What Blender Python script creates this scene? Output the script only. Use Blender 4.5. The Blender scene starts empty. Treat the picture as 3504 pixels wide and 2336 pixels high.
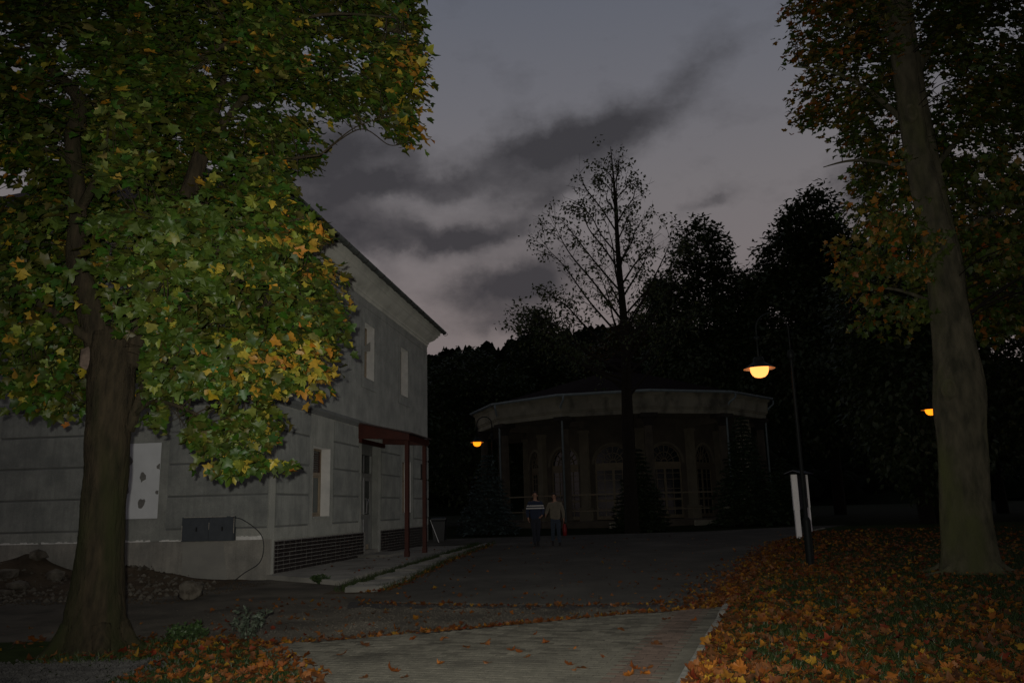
import bpy, bmesh, math, random
import numpy as np
from mathutils import Matrix, Vector
RAD = math.radians
rng = np.random.default_rng(11)
random.seed(5)
sc = bpy.context.scene
COL = sc.collection

# ------------------------------------------------------------------ camera
cd = bpy.data.cameras.new('camera')
cam = bpy.data.objects.new('camera', cd)
COL.objects.link(cam)
cam.matrix_world = (Matrix.Translation((0, 0, 1.5)) @ Matrix.Rotation(RAD(90 + 11.531), 4, 'X')
                    @ Matrix.Rotation(RAD(-1.478), 4, 'Z'))
cd.sensor_width = 22.5
cd.lens = 18
cd.clip_start = 0.05
cd.clip_end = 3000
sc.camera = cam

# ------------------------------------------------------------------ dusk sky with drifting cloud
world = bpy.data.worlds.new('World')
sc.world = world
world.use_nodes = True
wt = world.node_tree
wt.nodes.clear()


class NT:
    """tiny node-graph helper"""
    def __init__(self, tree):
        self.t = tree

    def n(self, kind, **kw):
        nd = self.t.nodes.new(kind)
        for k, v in kw.items():
            setattr(nd, k, v)
        return nd

    def put(self, sock, val):
        if isinstance(val, bpy.types.NodeSocket):
            self.t.links.new(val, sock)
        elif val is not None:
            sock.default_value = val

    def m(self, op, a, b=None, c=None, clamp=False):
        nd = self.n('ShaderNodeMath', operation=op, use_clamp=clamp)
        self.put(nd.inputs[0], a)
        self.put(nd.inputs[1], b)
        self.put(nd.inputs[2], c)
        return nd.outputs[0]

    def noise(self, vec, scale, detail=4, rough=.55, dist=0.0, col=False):
        nd = self.n('ShaderNodeTexNoise')
        self.put(nd.inputs['Vector'], vec)
        nd.inputs['Scale'].default_value = scale
        nd.inputs['Detail'].default_value = detail
        nd.inputs['Roughness'].default_value = rough
        nd.inputs['Distortion'].default_value = dist
        return nd.outputs['Color' if col else 'Fac']

    def ramp(self, fac, stops, interp='LINEAR'):
        nd = self.n('ShaderNodeValToRGB')
        nd.color_ramp.interpolation = interp
        el = nd.color_ramp.elements
        while len(el) < len(stops):
            el.new(0.5)
        for e, (p, c) in zip(el, stops):
            e.position = p
            e.color = (c, c, c, 1) if isinstance(c, (int, float)) else tuple(c) + (1,)
        self.put(nd.inputs[0], fac)
        return nd.outputs['Color']

    def mix(self, fac, a, b, blend='MIX'):
        nd = self.n('ShaderNodeMix', data_type='RGBA', blend_type=blend)
        self.put(nd.inputs[0], fac)
        for s, v in ((nd.inputs[6], a), (nd.inputs[7], b)):
            self.put(s, tuple(v) + (1,) if isinstance(v, tuple) and len(v) == 3 else v)
        return nd.outputs[2]

    def mapping(self, vec, scale=(1, 1, 1), loc=(0, 0, 0), rot=(0, 0, 0)):
        nd = self.n('ShaderNodeMapping')
        self.put(nd.inputs['Vector'], vec)
        nd.inputs['Scale'].default_value = scale
        nd.inputs['Location'].default_value = loc
        nd.inputs['Rotation'].default_value = rot
        return nd.outputs[0]


w = NT(wt)
SUN_EL, SUN_ROT = RAD(-2.0), RAD(8)
tc = w.n('ShaderNodeTexCoord')
gen = tc.outputs['Generated']
sep = w.n('ShaderNodeSeparateXYZ')
w.put(sep.inputs[0], gen)
az = w.m('MULTIPLY', w.m('ARCTAN2', sep.outputs[0], sep.outputs[1]), 57.2958)
el = w.m('MULTIPLY', w.m('ARCSINE', sep.outputs[2]), 57.2958)
dn = w.noise(gen, 7, 6, .6, col=True)
ds = w.n('ShaderNodeSeparateColor')
w.put(ds.inputs[0], dn)
azd = w.m('ADD', az, w.m('MULTIPLY', w.m('SUBTRACT', ds.outputs[0], .5), 10))
eld = w.m('ADD', el, w.m('MULTIPLY', w.m('SUBTRACT', ds.outputs[1], .5), 6))
fine = w.noise(w.mapping(gen, (1, 1, 1.9)), 11, 7, .6)


def bank(a0, e0, la, le, tilt, amp):
    """one long bank of cloud: centre azimuth / elevation, half sizes, tilt (degrees)"""
    da = w.m('SUBTRACT', azd, a0)
    de = w.m('SUBTRACT', eld, e0)
    c, s = math.cos(RAD(tilt)), math.sin(RAD(tilt))
    u = w.m('DIVIDE', w.m('ADD', w.m('MULTIPLY', da, c), w.m('MULTIPLY', de, s)), la)
    v = w.m('DIVIDE', w.m('SUBTRACT', w.m('MULTIPLY', de, c), w.m('MULTIPLY', da, s)), le)
    q = w.m('ADD', w.m('MULTIPLY', u, u), w.m('MULTIPLY', v, v))
    return w.m('MULTIPLY', w.m('EXPONENT', w.m('MULTIPLY', q, -1)), amp)


acc = None
for b in [(8.6, 26.2, 5.8, 1.9, 11, .9), (3.2, 25.2, 3.8, 1.5, 4, .75), (-4.2, 22.5, 7.6, 1.3, 7, .85), (15.6, 28.9, 3.0, 1.1, 20, .30),
          (-4.2, 18.8, 5.0, 1.15, 11, 1.15), (-0.2, 15.3, 4.0, 1.9, 9, 1.25), (-11.0, 18.8, 4.2, 1.7, 2, .85), (-10.8, 21.8, 3.0, 1.0, 4, .6),
          (21.5, 31.6, 2.2, .7, 20, .4), (23.6, 19.2, 1.5, 2.6, 20, .8), (-12.4, 24.4, 4.4, 2.0, 2, .95), (-15.5, 20.5, 3.5, 3.0, 0, .6),
          (3.4, 21.9, 3.6, .9, 16, .7), (14, 20.4, 1.5, .45, 12, .45), (18.6, 15.4, 2.2, .8, 25, .4), (-1.0, 12.4, 3.6, .8, 6, .5), (-30, 25, 14, 4, 5, .6), (45, 24, 12, 3, 9, .6)]:
    k = bank(*b)
    acc = k if acc is None else w.m('ADD', acc, k)
# the same kind of broken cloud goes on round the rest of the sky
gencloud = w.ramp(w.noise(w.mapping(gen, (1, 1, 2.6)), 3.2, 6, .6), [(.47, 0), (.66, 1)])
away = w.ramp(w.m('DIVIDE', w.m('ABSOLUTE', az), 180), [(.16, 0), (.3, 1)])
acc = w.m('ADD', acc, w.m('MULTIPLY', w.m('MULTIPLY', gencloud, away), .8))
mask = w.m('ADD', acc, w.m('MULTIPLY', w.m('SUBTRACT', fine, .5), 1.15))
mask = w.ramp(mask, [(.06, 0), (.36, .30), (.68, .74), (1.1, 1)], 'LINEAR')
sky = w.n('ShaderNodeTexSky', sky_type='NISHITA')
sky.sun_disc = False
sky.sun_elevation = SUN_EL
sky.sun_rotation = SUN_ROT
sky.altitude = 500
sky.dust_density = 2
veil = w.ramp(w.m('DIVIDE', el, 60), [(0.0, (.225, .178, .172)), (.22, (.215, .180, .178)), (.36, (.192, .177, .184)), (.46, (.162, .160, .180)),
                                     (.58, (.126, .136, .168)), (1.0, (.068, .077, .105))])
nis = w.mix(1.0, sky.outputs[0], (.12, .12, .12), 'MULTIPLY')
clear = w.mix(.15, veil, nis)
dark = w.ramp(w.m('DIVIDE', el, 60), [(0, (.048, .043, .048)), (.45, (.037, .036, .041)), (1, (.04, .042, .05))])
skycol = w.mix(w.m('MULTIPLY', mask, .93), clear, dark)
bg = w.n('ShaderNodeBackground')
w.put(bg.inputs[0], skycol)
bg.inputs[1].default_value = 1.0
wo = w.n('ShaderNodeOutputWorld')
wt.links.new(bg.outputs[0], wo.inputs[0])

# the sun is gone behind the ridge: only a last trace of it
sl = bpy.data.lights.new('sun', 'SUN')
sl.energy = 0.02
sl.angle = RAD(10)
sl.color = (1, .85, .75)
so = bpy.data.objects.new('sun', sl)
COL.objects.link(so)
so.rotation_euler = (RAD(90 - 1.5), 0, RAD(180 - 8))

# the photographer's flash, fired beside the lens: the light that shows the tree, the house and the leaves
fl = bpy.data.lights.new('camera_flash', 'SPOT')
fl.energy = 3650
fl.color = (1.0, .97, .88)
fl.spot_size = RAD(89)
fl.spot_blend = 1.0
fl.shadow_soft_size = 0.025
fo = bpy.data.objects.new('camera_flash', fl)
COL.objects.link(fo)
fo.matrix_world = (Matrix.Translation((-.08, 0, 1.60)) @ Matrix.Rotation(RAD(90 + 10), 4, 'X'))

vs = sc.view_settings
vs.view_transform = 'Standard'
vs.look = 'None'
vs.exposure = 0
vs.gamma = 1
try:
    sc.cycles.use_denoising = True
    sc.cycles.max_bounces = 6
    sc.cycles.sample_clamp_indirect = 4
except Exception:
    pass

# ------------------------------------------------------------------ materials
MATS = {}


def pos_node(g):
    return g.n('ShaderNodeNewGeometry').outputs['Position']


def mat(name, c1, c2=None, scale=3.0, rough=.85, spec=.3, bump=0.0, bscale=40.0, c3=None, s3=.6, metallic=0.0,
        detail=5, stretch=(1, 1, 1), emit=None, estr=0.0, bdist=.02, island=0.0):
    m = bpy.data.materials.new(name)
    m.use_nodes = True
    g = NT(m.node_tree)
    bs = m.node_tree.nodes['Principled BSDF']
    p = g.mapping(pos_node(g), stretch)
    if c2 is not None:
        f = g.ramp(g.noise(p, scale, detail), [(.32, 0), (.68, 1)])
        colr = g.mix(f, tuple(c1), tuple(c2))
        if c3 is not None:
            f2 = g.ramp(g.noise(p, s3, 4, .6), [(.5, 0), (.68, 1)])
            colr = g.mix(f2, colr, tuple(c3))
        if island:      # every block its own shade
            ri = g.n('ShaderNodeNewGeometry').outputs['Random Per Island']
            colr = g.mix(1.0, colr, g.ramp(ri, [(0, 1 - island), (1, 1 + island)]), 'MULTIPLY')
        g.put(bs.inputs['Base Color'], colr)
    else:
        bs.inputs['Base Color'].default_value = tuple(c1) + (1,)
    bs.inputs['Roughness'].default_value = rough
    bs.inputs['Specular IOR Level'].default_value = spec
    bs.inputs['Metallic'].default_value = metallic
    if rough > .8:
        bs.inputs['Diffuse Roughness'].default_value = 1.0
    if bump:
        b = g.n('ShaderNodeBump')
        b.inputs['Strength'].default_value = bump
        b.inputs['Distance'].default_value = bdist
        g.put(b.inputs['Height'], g.noise(p, bscale, 5, .65))
        m.node_tree.links.new(b.outputs[0], bs.inputs['Normal'])
    if emit:
        bs.inputs['Emission Color'].default_value = tuple(emit) + (1,)
        bs.inputs['Emission Strength'].default_value = estr
    MATS[name] = m
    return m


def leaf_mat(name, trans=.3, rough=.5, spec=.35):
    m = bpy.data.materials.new(name)
    m.use_nodes = True
    g = NT(m.node_tree)
    bs = m.node_tree.nodes['Principled BSDF']
    at = g.n('ShaderNodeAttribute', attribute_name='Col')
    nz = g.ramp(g.noise(pos_node(g), 26, 4), [(.3, (.72, .74, .7)), (.7, (1.18, 1.15, 1.1))])
    c = g.mix(1.0, at.outputs['Color'], nz, 'MULTIPLY')
    g.put(bs.inputs['Base Color'], c)
    bs.inputs['Roughness'].default_value = rough
    bs.inputs['Specular IOR Level'].default_value = spec
    tr = g.n('ShaderNodeBsdfTranslucent')
    g.put(tr.inputs[0], c)
    ms = g.n('ShaderNodeMixShader')
    ms.inputs[0].default_value = trans
    out = m.node_tree.nodes['Material Output']
    m.node_tree.links.new(bs.outputs[0], ms.inputs[1])
    m.node_tree.links.new(tr.outputs[0], ms.inputs[2])
    m.node_tree.links.new(ms.outputs[0], out.inputs[0])
    MATS[name] = m
    return m


def plaster(name, c1, c2, c3):
    """cement render: patchy trowelled coats, drips, faint trowel relief"""
    m = bpy.data.materials.new(name)
    m.use_nodes = True
    g = NT(m.node_tree)
    bs = m.node_tree.nodes['Principled BSDF']
    p = pos_node(g)
    base = g.mix(g.ramp(g.noise(p, 1.5, 7, .66), [(.38, 0), (.62, 1)]), c1, c2)
    streak = g.ramp(g.noise(g.mapping(p, (5, 5, .45)), 2.2, 5, .6), [(.42, 0), (.72, 1)])
    base = g.mix(g.m('MULTIPLY', streak, .4), base, c3)
    fine_ = g.ramp(g.noise(p, 34, 4, .6), [(.3, (.86, .86, .86)), (.7, (1.1, 1.1, 1.1))])
    base = g.mix(1.0, base, fine_, 'MULTIPLY')
    g.put(bs.inputs['Base Color'], base)
    bs.inputs['Roughness'].default_value = .92
    bs.inputs['Diffuse Roughness'].default_value = 1.0
    bs.inputs['Specular IOR Level'].default_value = .2
    b = g.n('ShaderNodeBump')
    b.inputs['Strength'].default_value = .45
    b.inputs['Distance'].default_value = .02
    g.put(b.inputs['Height'], g.m('ADD', g.noise(p, 55, 4, .6), g.noise(p, 6, 4, .6)))
    m.node_tree.links.new(b.outputs[0], bs.inputs['Normal'])
    MATS[name] = m
    return m


plaster('plaster', (.290, .294, .264), (.205, .211, .190), (.145, .150, .138))
plaster('plaster_block', (.250, .257, .234), (.168, .175, .163), (.115, .121, .114))
plaster('plaster_upper', (.300, .306, .282), (.212, .219, .205), (.150, .156, .148))
plaster('corner_plaster', (.30, .30, .265), (.25, .255, .23), (.20, .205, .19))
plaster('plinth_concrete', (.27, .255, .22), (.18, .175, .155), (.12, .115, .10))
mat('plinth_patch', (.235, .23, .20), (.19, .185, .165), 2.0, bump=.3)
mat('band_dark', (.14, .145, .14), (.10, .105, .10), 2.0, bump=.3)
mat('cornice_plaster', (.52, .515, .455), (.42, .415, .37), 1.2, bump=.2, c3=(.32, .32, .285), s3=.8, stretch=(1, 1, .5))
mat('white_plaster', (.66, .64, .60), (.54, .53, .50), 4, bump=.3)
mat('white_board', (.56, .57, .57), (.49, .50, .50), 2, bump=.2)
mat('mortar', (.17, .165, .15), (.12, .115, .105), 9, bump=.6)
mat('foam_white', (.62, .61, .58), (.5, .49, .46), 12, bump=.5)
mat('grout', (.17, .165, .152), (.115, .112, .104), 14, bump=.4)
mat('glazed_tile', (.020, .016, .015), (.036, .029, .026), 5, rough=.35, spec=.4)
mat('red_paint', (.062, .013, .006), (.042, .009, .0045), 5, rough=.5, spec=.3)
mat('dark_sheet', (.05, .035, .03), (.07, .05, .045), 5, rough=.6)
mat('wood_frame', (.36, .29, .20), (.25, .20, .14), 9, rough=.6)
mat('brown_frame', (.10, .05, .03), (.06, .03, .02), 9, rough=.6)
mat('door_paint', (.24, .245, .225), (.19, .195, .18), 6, rough=.55)
mat('steel', (.55, .55, .55), (.42, .42, .42), 20, rough=.3, metallic=.9)
mat('white_print', (.7, .7, .68), rough=.6)
mat('cabinet_paint', (.052, .060, .066), (.040, .047, .052), 6, rough=.5, spec=.3)
mat('cabinet_chip', (.45, .42, .36), (.2, .18, .15), 30)
mat('black_hose', (.03, .032, .03), rough=.5)
mat('roof_tile', (.045, .030, .025), (.028, .022, .02), 7, bump=.4)
mat('gutter_zinc', (.19, .21, .19), (.11, .125, .115), 5, rough=.6, spec=.3)
mat('timber_dark', (.06, .05, .04), (.035, .03, .025), 9)
mat('concrete', (.180, .172, .150), (.128, .124, .111), 2.2, bump=.5, c3=(.085, .084, .072), s3=.9)
mat('kerb_stone', (.165, .158, .138), (.095, .092, .082), 7, bump=.9, c3=(.06, .062, .045), s3=2.2)
mat('asphalt', (.060, .057, .050), (.042, .040, .036), 2.0, spec=.06, rough=.95, bump=.6, bscale=90, c3=(.074, .070, .061), s3=.5)
mat('old_road', (.084, .075, .060), (.044, .040, .033), 1.1, spec=.08, rough=.95, bump=.8, bscale=70, c3=(.105, .094, .075), s3=.7)
mat('wet_tar', (.016, .015, .014), (.03, .027, .024), 6, bump=.8)
mat('paver', (.100, .094, .075), (.072, .068, .055), 9.0, spec=.1, bump=.8, bscale=60, c3=(.052, .049, .040), s3=1.1, island=.32)
mat('paver_red', (.098, .072, .057), (.076, .057, .046), 9.0, spec=.1, bump=.8, bscale=60, c3=(.055, .046, .038), s3=1.1, island=.28)
mat('joint_sand', (.020, .019, .015), (.012, .011, .009), 20, spec=.05, bump=.6)
mat('earth', (.066, .050, .034), (.036, .028, .020), 2.4, spec=.05, bump=.9, bscale=24)
mat('lawn_soil', (.020, .028, .009), (.012, .017, .006), 4, spec=.03, bump=.6)
mat('verge', (.011, .015, .006), (.007, .009, .005), 2, spec=.02, bump=.5)
mat('gravel', (.062, .060, .056), (.026, .025, .024), 9, spec=.1, bump=.6)
mat('rubble', (.125, .112, .09), (.062, .055, .044), 6, spec=.08, bump=1.0, c3=(.045, .037, .028), s3=3)
mat('bark_near', (.040, .031, .019), (.016, .0135, .009), 16, spec=.08, bump=1.0, bscale=26, bdist=.07, c3=(.020, .023, .009), s3=1.3, stretch=(1, 1, .22))
mat('bark_grey', (.092, .082, .054), (.034, .033, .022), 6, spec=.1, bump=.9, bscale=24, bdist=.05, c3=(.070, .076, .030), s3=.8, stretch=(1, 1, .35))
mat('bark_dark', (.020, .017, .013), (.011, .0095, .008), 10, spec=.05, bump=.7)
mat('scar_wood', (.15, .11, .085), (.05, .036, .028), 9, bump=.6)
mat('lamp_metal', (.005, .0065, .006), (.008, .009, .0085), 8, rough=.55, spec=.12)
mat('shade_inside', (.62, .55, .45), rough=.6)
mat('bowl_near', (.5, .42, .25), emit=(1.0, .30, .060), estr=2.3)
mat('bowl_far', (.5, .4, .2), emit=(1.0, .24, .004), estr=2.1)
mat('sign_white', (.90, .88, .84), (.82, .80, .77), 9, rough=.3, spec=1.0)
mat('sign_panel', (.045, .047, .055), (.035, .037, .045), 5, rough=.5)
mat('bin_plastic', (.013, .014, .015), (.018, .019, .02), 8, rough=.45)
mat('rubber', (.012, .012, .012), rough=.8)
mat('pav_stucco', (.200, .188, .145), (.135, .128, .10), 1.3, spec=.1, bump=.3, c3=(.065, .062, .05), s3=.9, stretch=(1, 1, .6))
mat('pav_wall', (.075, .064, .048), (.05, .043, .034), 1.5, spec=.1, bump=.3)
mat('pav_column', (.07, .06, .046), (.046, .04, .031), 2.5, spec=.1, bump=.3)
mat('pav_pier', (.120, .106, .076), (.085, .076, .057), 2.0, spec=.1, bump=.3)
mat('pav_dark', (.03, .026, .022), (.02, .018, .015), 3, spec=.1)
mat('pav_roof', (.012, .008, .008), (.007, .005, .005), 3, spec=.02, bump=.5, bscale=12)
mat('pav_frame', (.135, .112, .076), (.10, .083, .057), 6, spec=.1, rough=.6)
mat('pav_pipe', (.14, .17, .18), (.10, .125, .13), 5, rough=.5)
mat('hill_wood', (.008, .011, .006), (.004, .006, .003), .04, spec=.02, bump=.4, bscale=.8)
mat('skin', (.22, .12, .08), rough=.6)
mat('hair', (.015, .011, .009), rough=.7)
mat('jeans', (.03, .04, .056), (.02, .028, .04), 20, rough=.9)
mat('dark_cloth', (.018, .020, .028), (.012, .013, .018), 14, rough=.9)
mat('beige_cloth', (.13, .113, .085), (.10, .086, .064), 12, rough=.95)
mat('shoe', (.018, .015, .013), rough=.6)
mat('red_bag', (.14, .008, .008), (.10, .006, .006), 9, rough=.6)
leaf_mat('leaf')
leaf_mat('leaf_dry', .12, .65, .25)
leaf_mat('needle', .05, .7, .2)


def glass(name, base, rough=.12):
    m = mat(name, base, rough=rough, spec=.6)
    return m


glass('dark_glass', (.018, .022, .022))
glass('pale_glass', (.075, .095, .088), .2)
glass('pav_glass', (.010, .013, .014))

m = mat('navy_cloth', (.028, .040, .075), rough=.9)
g = NT(m.node_tree)
so_ = g.n('ShaderNodeSeparateXYZ')
g.put(so_.inputs[0], g.n('ShaderNodeTexCoord').outputs['Object'])
z_ = so_.outputs[2]
b1 = g.m('MULTIPLY', g.m('GREATER_THAN', z_, 1.325), g.m('LESS_THAN', z_, 1.362))
b2 = g.m('MULTIPLY', g.m('GREATER_THAN', z_, 1.242), g.m('LESS_THAN', z_, 1.285))
g.put(m.node_tree.nodes['Principled BSDF'].inputs['Base Color'],
      g.mix(g.m('MAXIMUM', b1, b2), (.016, .022, .042), (.42, .40, .38)))

# ------------------------------------------------------------------ mesh helpers
OFF = {}


def tag(o, label=None, cat=None, group=None, kind=None):
    if label:
        o['label'] = label
    if cat:
        o['category'] = cat
    if group:
        o['group'] = group
    if kind:
        o['kind'] = kind
    return o


def thing(name, loc, label, cat, group=None, rz=0.0):
    o = bpy.data.objects.new(name, None)
    COL.objects.link(o)
    o.location = loc
    o.rotation_euler.z = rz
    o.empty_display_size = .2
    OFF[o.name] = Vector(loc)
    return tag(o, label, cat, group)


def mk(name, verts, faces, material, parent=None, smooth=False, local=False, cols=None, mesh=None):
    """one mesh object; world-space verts are made relative to the parent's base point"""
    off = Vector((0, 0, 0))
    if parent is not None:
        off = OFF.get(parent.name, Vector((0, 0, 0)))
    if mesh is None:
        v = np.asarray(verts, dtype=np.float32).reshape(-1, 3)
        if parent is not None and not local:
            v = v - np.array(off, dtype=np.float32)
        me = bpy.data.meshes.new(name)
        if isinstance(faces, np.ndarray):
            n, k = faces.shape
            me.vertices.add(len(v))
            me.vertices.foreach_set('co', v.ravel())
            me.loops.add(n * k)
            me.loops.foreach_set('vertex_index', faces.astype(np.int32).ravel())
            me.polygons.add(n)
            me.polygons.foreach_set('loop_start', np.arange(0, n * k, k, dtype=np.int32))
            me.polygons.foreach_set('loop_total', np.full(n, k, dtype=np.int32))
            me.update(calc_edges=True)
        else:
            me.from_pydata(v.tolist(), [], faces)
        if cols is not None:
            ca = me.color_attributes.new('Col', 'FLOAT_COLOR', 'POINT')
            c4 = np.ones((len(v), 4), dtype=np.float32)
            c4[:, :3] = cols
            ca.data.foreach_set('color', c4.ravel())
        me.materials.append(MATS[material])
        if smooth:
            me.polygons.foreach_set('use_smooth', [True] * len(me.polygons))
        me.validate()
    else:
        me = mesh
    o = bpy.data.objects.new(name, me)
    COL.objects.link(o)
    if parent is not None:
        o.parent = parent
        OFF[o.name] = off
    return o


class MB:
    def __init__(self):
        self.v, self.f = [], []

    def add(self, verts, faces):
        n = len(self.v)
        self.v += [tuple(p) for p in verts]
        self.f += [tuple(i + n for i in q) for q in faces]
        return self

    BOXF = [(0, 3, 2, 1), (4, 5, 6, 7), (0, 1, 5, 4), (1, 2, 6, 5), (2, 3, 7, 6), (3, 0, 4, 7)]

    def hexa(self, p8):
        return self.add(p8, self.BOXF)

    def box(self, x0, x1, y0, y1, z0, z1, T=None):
        p = [(x0, y0, z0), (x1, y0, z0), (x1, y1, z0), (x0, y1, z0), (x0, y0, z1), (x1, y0, z1), (x1, y1, z1), (x0, y1, z1)]
        return self.hexa([T(*q) for q in p] if T else p)

    def tube(self, pts, rad, sides=6, cap=True):
        pts = [Vector(p) for p in pts]
        n0 = len(self.v)
        prev = None
        for i, p in enumerate(pts):
            d = (pts[min(i + 1, len(pts) - 1)] - pts[max(i - 1, 0)])
            d = d.normalized() if d.length > 1e-9 else Vector((0, 0, 1))
            if prev is None:
                a = d.cross(Vector((0, 0, 1)) if abs(d.z) < .9 else Vector((1, 0, 0))).normalized()
            else:
                a = (prev - d * prev.dot(d))
                a = a.normalized() if a.length > 1e-6 else d.orthogonal().normalized()
            prev = a
            b = d.cross(a)
            r = rad[i] if isinstance(rad, (list, tuple, np.ndarray)) else rad
            for k in range(sides):
                t = 2 * math.pi * k / sides
                self.v.append(tuple(p + (a * math.cos(t) + b * math.sin(t)) * r))
        for i in range(len(pts) - 1):
            for k in range(sides):
                k2 = (k + 1) % sides
                self.f.append((n0 + i * sides + k, n0 + i * sides + k2, n0 + (i + 1) * sides + k2, n0 + (i + 1) * sides + k))
        if cap:
            self.f.append(tuple(n0 + k for k in reversed(range(sides))))
            self.f.append(tuple(n0 + (len(pts) - 1) * sides + k for k in range(sides)))
        return self

    def lathe(self, prof, c, sides=20):
        """prof = list of (radius, z)"""
        n0 = len(self.v)
        for r, z in prof:
            for k in range(sides):
                t = 2 * math.pi * k / sides
                self.v.append((c[0] + r * math.cos(t), c[1] + r * math.sin(t), c[2] + z))
        for i in range(len(prof) - 1):
            for k in range(sides):
                k2 = (k + 1) % sides
                self.f.append((n0 + i * sides + k, n0 + i * sides + k2, n0 + (i + 1) * sides + k2, n0 + (i + 1) * sides + k))
        return self

    def build(self, name, material, parent=None, smooth=False, local=False):
        return mk(name, self.v, self.f, material, parent, smooth, local)


# ------------------------------------------------------------------ terrain
def sstep(a, b, x):
    t = np.clip((np.asarray(x, float) - a) / (b - a), 0, 1)
    return t * t * (3 - 2 * t)


def hz(x, y):
    x = np.asarray(x, float)
    y = np.asarray(y, float)
    rise = .0155 * np.clip(y - 18, 0, 32)
    side = .25 + .75 * sstep(-4.5, 0, x)
    bank = .10 * sstep(7, 14, x) * sstep(10, 16, y)
    return rise * np.where(y > 37, 1.0, side + (1 - side) * sstep(33, 37, y)) + bank


def sheet(name, ys, left, right, ncol, dz, material, edge=0.0):
    """ground sheet between two boundary lines x=left(y), right(y), following the terrain; `edge` adds a skirt down"""
    V, Fc = [], []
    for y in ys:
        a, b = left(y), right(y)
        for k in range(ncol + 1):
            x = a + (b - a) * k / ncol
            V.append((x, y, float(hz(x, y)) + dz))
    n = ncol + 1
    for i in range(len(ys) - 1):
        for k in range(ncol):
            Fc.append((i * n + k, i * n + k + 1, (i + 1) * n + k + 1, (i + 1) * n + k))
    if edge:
        ring = [k for k in range(n)] + [i * n + n - 1 for i in range(1, len(ys))] + \
               [(len(ys) - 1) * n + k for k in range(n - 2, -1, -1)] + [i * n for i in range(len(ys) - 2, 0, -1)]
        m0 = len(V)
        for r in ring:
            V.append((V[r][0], V[r][1], V[r][2] - edge))
        for i in range(len(ring)):
            j = (i + 1) % len(ring)
            Fc.append((ring[j], ring[i], m0 + i, m0 + j))
    return tag(mk(name, V, Fc, material), kind='structure')


def interp(pts):
    ys = [p[0] for p in pts]
    xs = [p[1] for p in pts]
    return lambda y: float(np.interp(y, ys, xs))


KERB = interp([(3, 0.05), (7.47, 1.41), (8.4, 1.71), (10.3, 2.33), (13.4, 3.32), (16.7, 4.52), (21.9, 6.42), (28.0, 8.8), (33, 11.6), (40, 16.5), (46, 22)])
LAWN_L = interp([(2, -1.3), (7.0, -1.75), (7.9, -1.98), (8.6, -2.28), (9.4, -2.75), (10.1, -3.1), (10.6, -4.2), (10.8, -6.0)])
PAVE_FAR = lambda x: float(np.interp(x, [-3.2, -1.55, -.1, 1.24, 3.1], [9.85, 10.45, 11.12, 11.8, 12.45]))
ASPH_NEAR = lambda x: float(np.interp(x, [-2.6, -1.9, -.1, 1.4, 2.8, 4], [14.7, 14.27, 13.55, 13.33, 13.38, 13.6]))
ASPH_LEFT = interp([(13, -2.1), (17, -2.35), (24, -2.05), (28, -1.5), (30, -1.0), (32.5, -.9), (33, -1.6), (34.5, -5.5), (37, -9)])

gx = np.concatenate([np.linspace(-420, -40, 14), np.linspace(-30, 36, 45), np.linspace(50, 420, 14)])
gy = np.concatenate([np.linspace(-60, 0, 5), np.linspace(2, 56, 64), np.linspace(62, 500, 14)])
GX, GY = np.meshgrid(gx, gy)
GV = np.stack([GX, GY, hz(GX, GY) - .06], -1).reshape(-1, 3)
nx_ = len(gx)
GF = np.array([(j * nx_ + i, j * nx_ + i + 1, (j + 1) * nx_ + i + 1, (j + 1) * nx_ + i) for j in range(len(gy) - 1) for i in range(nx_ - 1)])
tag(mk('ground', GV, GF, 'verge'), kind='structure')

# old worn road crossing in front of the house and the broken strip before the newer asphalt
sheet('old_road', np.linspace(2, 20.6, 48), lambda y: -60, lambda y: KERB(y) + .05, 40, 0.0, 'old_road')
# newer asphalt towards the pavilion, a thin slab lying on the old surface
V, Fc = [], []
NA = 24
ysn = np.linspace(0, 1, 60)
for t_ in ysn:
    for k in range(NA + 1):
        s_ = k / NA
        y = 0.0
        for _ in range(4):
            x = ASPH_LEFT(y or 15) + (KERB(y or 15) - ASPH_LEFT(y or 15)) * s_
            y = ASPH_NEAR(x) * (1 - t_) + (36.5 + .06 * x) * t_
        V.append((x, y, float(hz(x, y)) + .024))
n = NA + 1
for i in range(len(ysn) - 1):
    for k in range(NA):
        Fc.append((i * n + k, i * n + k + 1, (i + 1) * n + k + 1, (i + 1) * n + k))
m0 = len(V)
for k in range(n):
    V.append((V[k][0], V[k][1], V[k][2] - .03))
for k in range(n - 1):
    Fc.append((k + 1, k, m0 + k, m0 + k + 1))
tag(mk('asphalt_road', V, Fc, 'asphalt'), kind='structure')
# dark tarry trench along that edge
V, Fc = [], []
for i, x in enumerate(np.linspace(-2.9, 3.2, 40)):
    wd = .46 + .18 * math.sin(i * 1.7) + .1 * math.sin(i * .6 + 1)
    if x < -1.2:
        wd += .35 * min(1, (-1.2 - x))
    if i in (0, 39):
        wd = .03
    V += [(x, ASPH_NEAR(x) - .01, .006), (x, ASPH_NEAR(x) - .02 - wd, .005)]
for i in range(39):
    Fc.append((2 * i, 2 * i + 1, 2 * i + 3, 2 * i + 2))
tag(mk('tar_strip', V, Fc, 'wet_tar'), kind='structure')

# lawns
sheet('lawn', np.linspace(2.5, 36, 70), lambda y: KERB(y) + .07, lambda y: KERB(y) * .3 + 34, 40, .05, 'lawn_soil', .06)
sheet('lawn_corner', np.linspace(2.5, 10.7, 30), lambda y: -14 + .9 * (y - 2.5), lambda y: LAWN_L(y), 20, .035, 'lawn_soil', .05)
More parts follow.
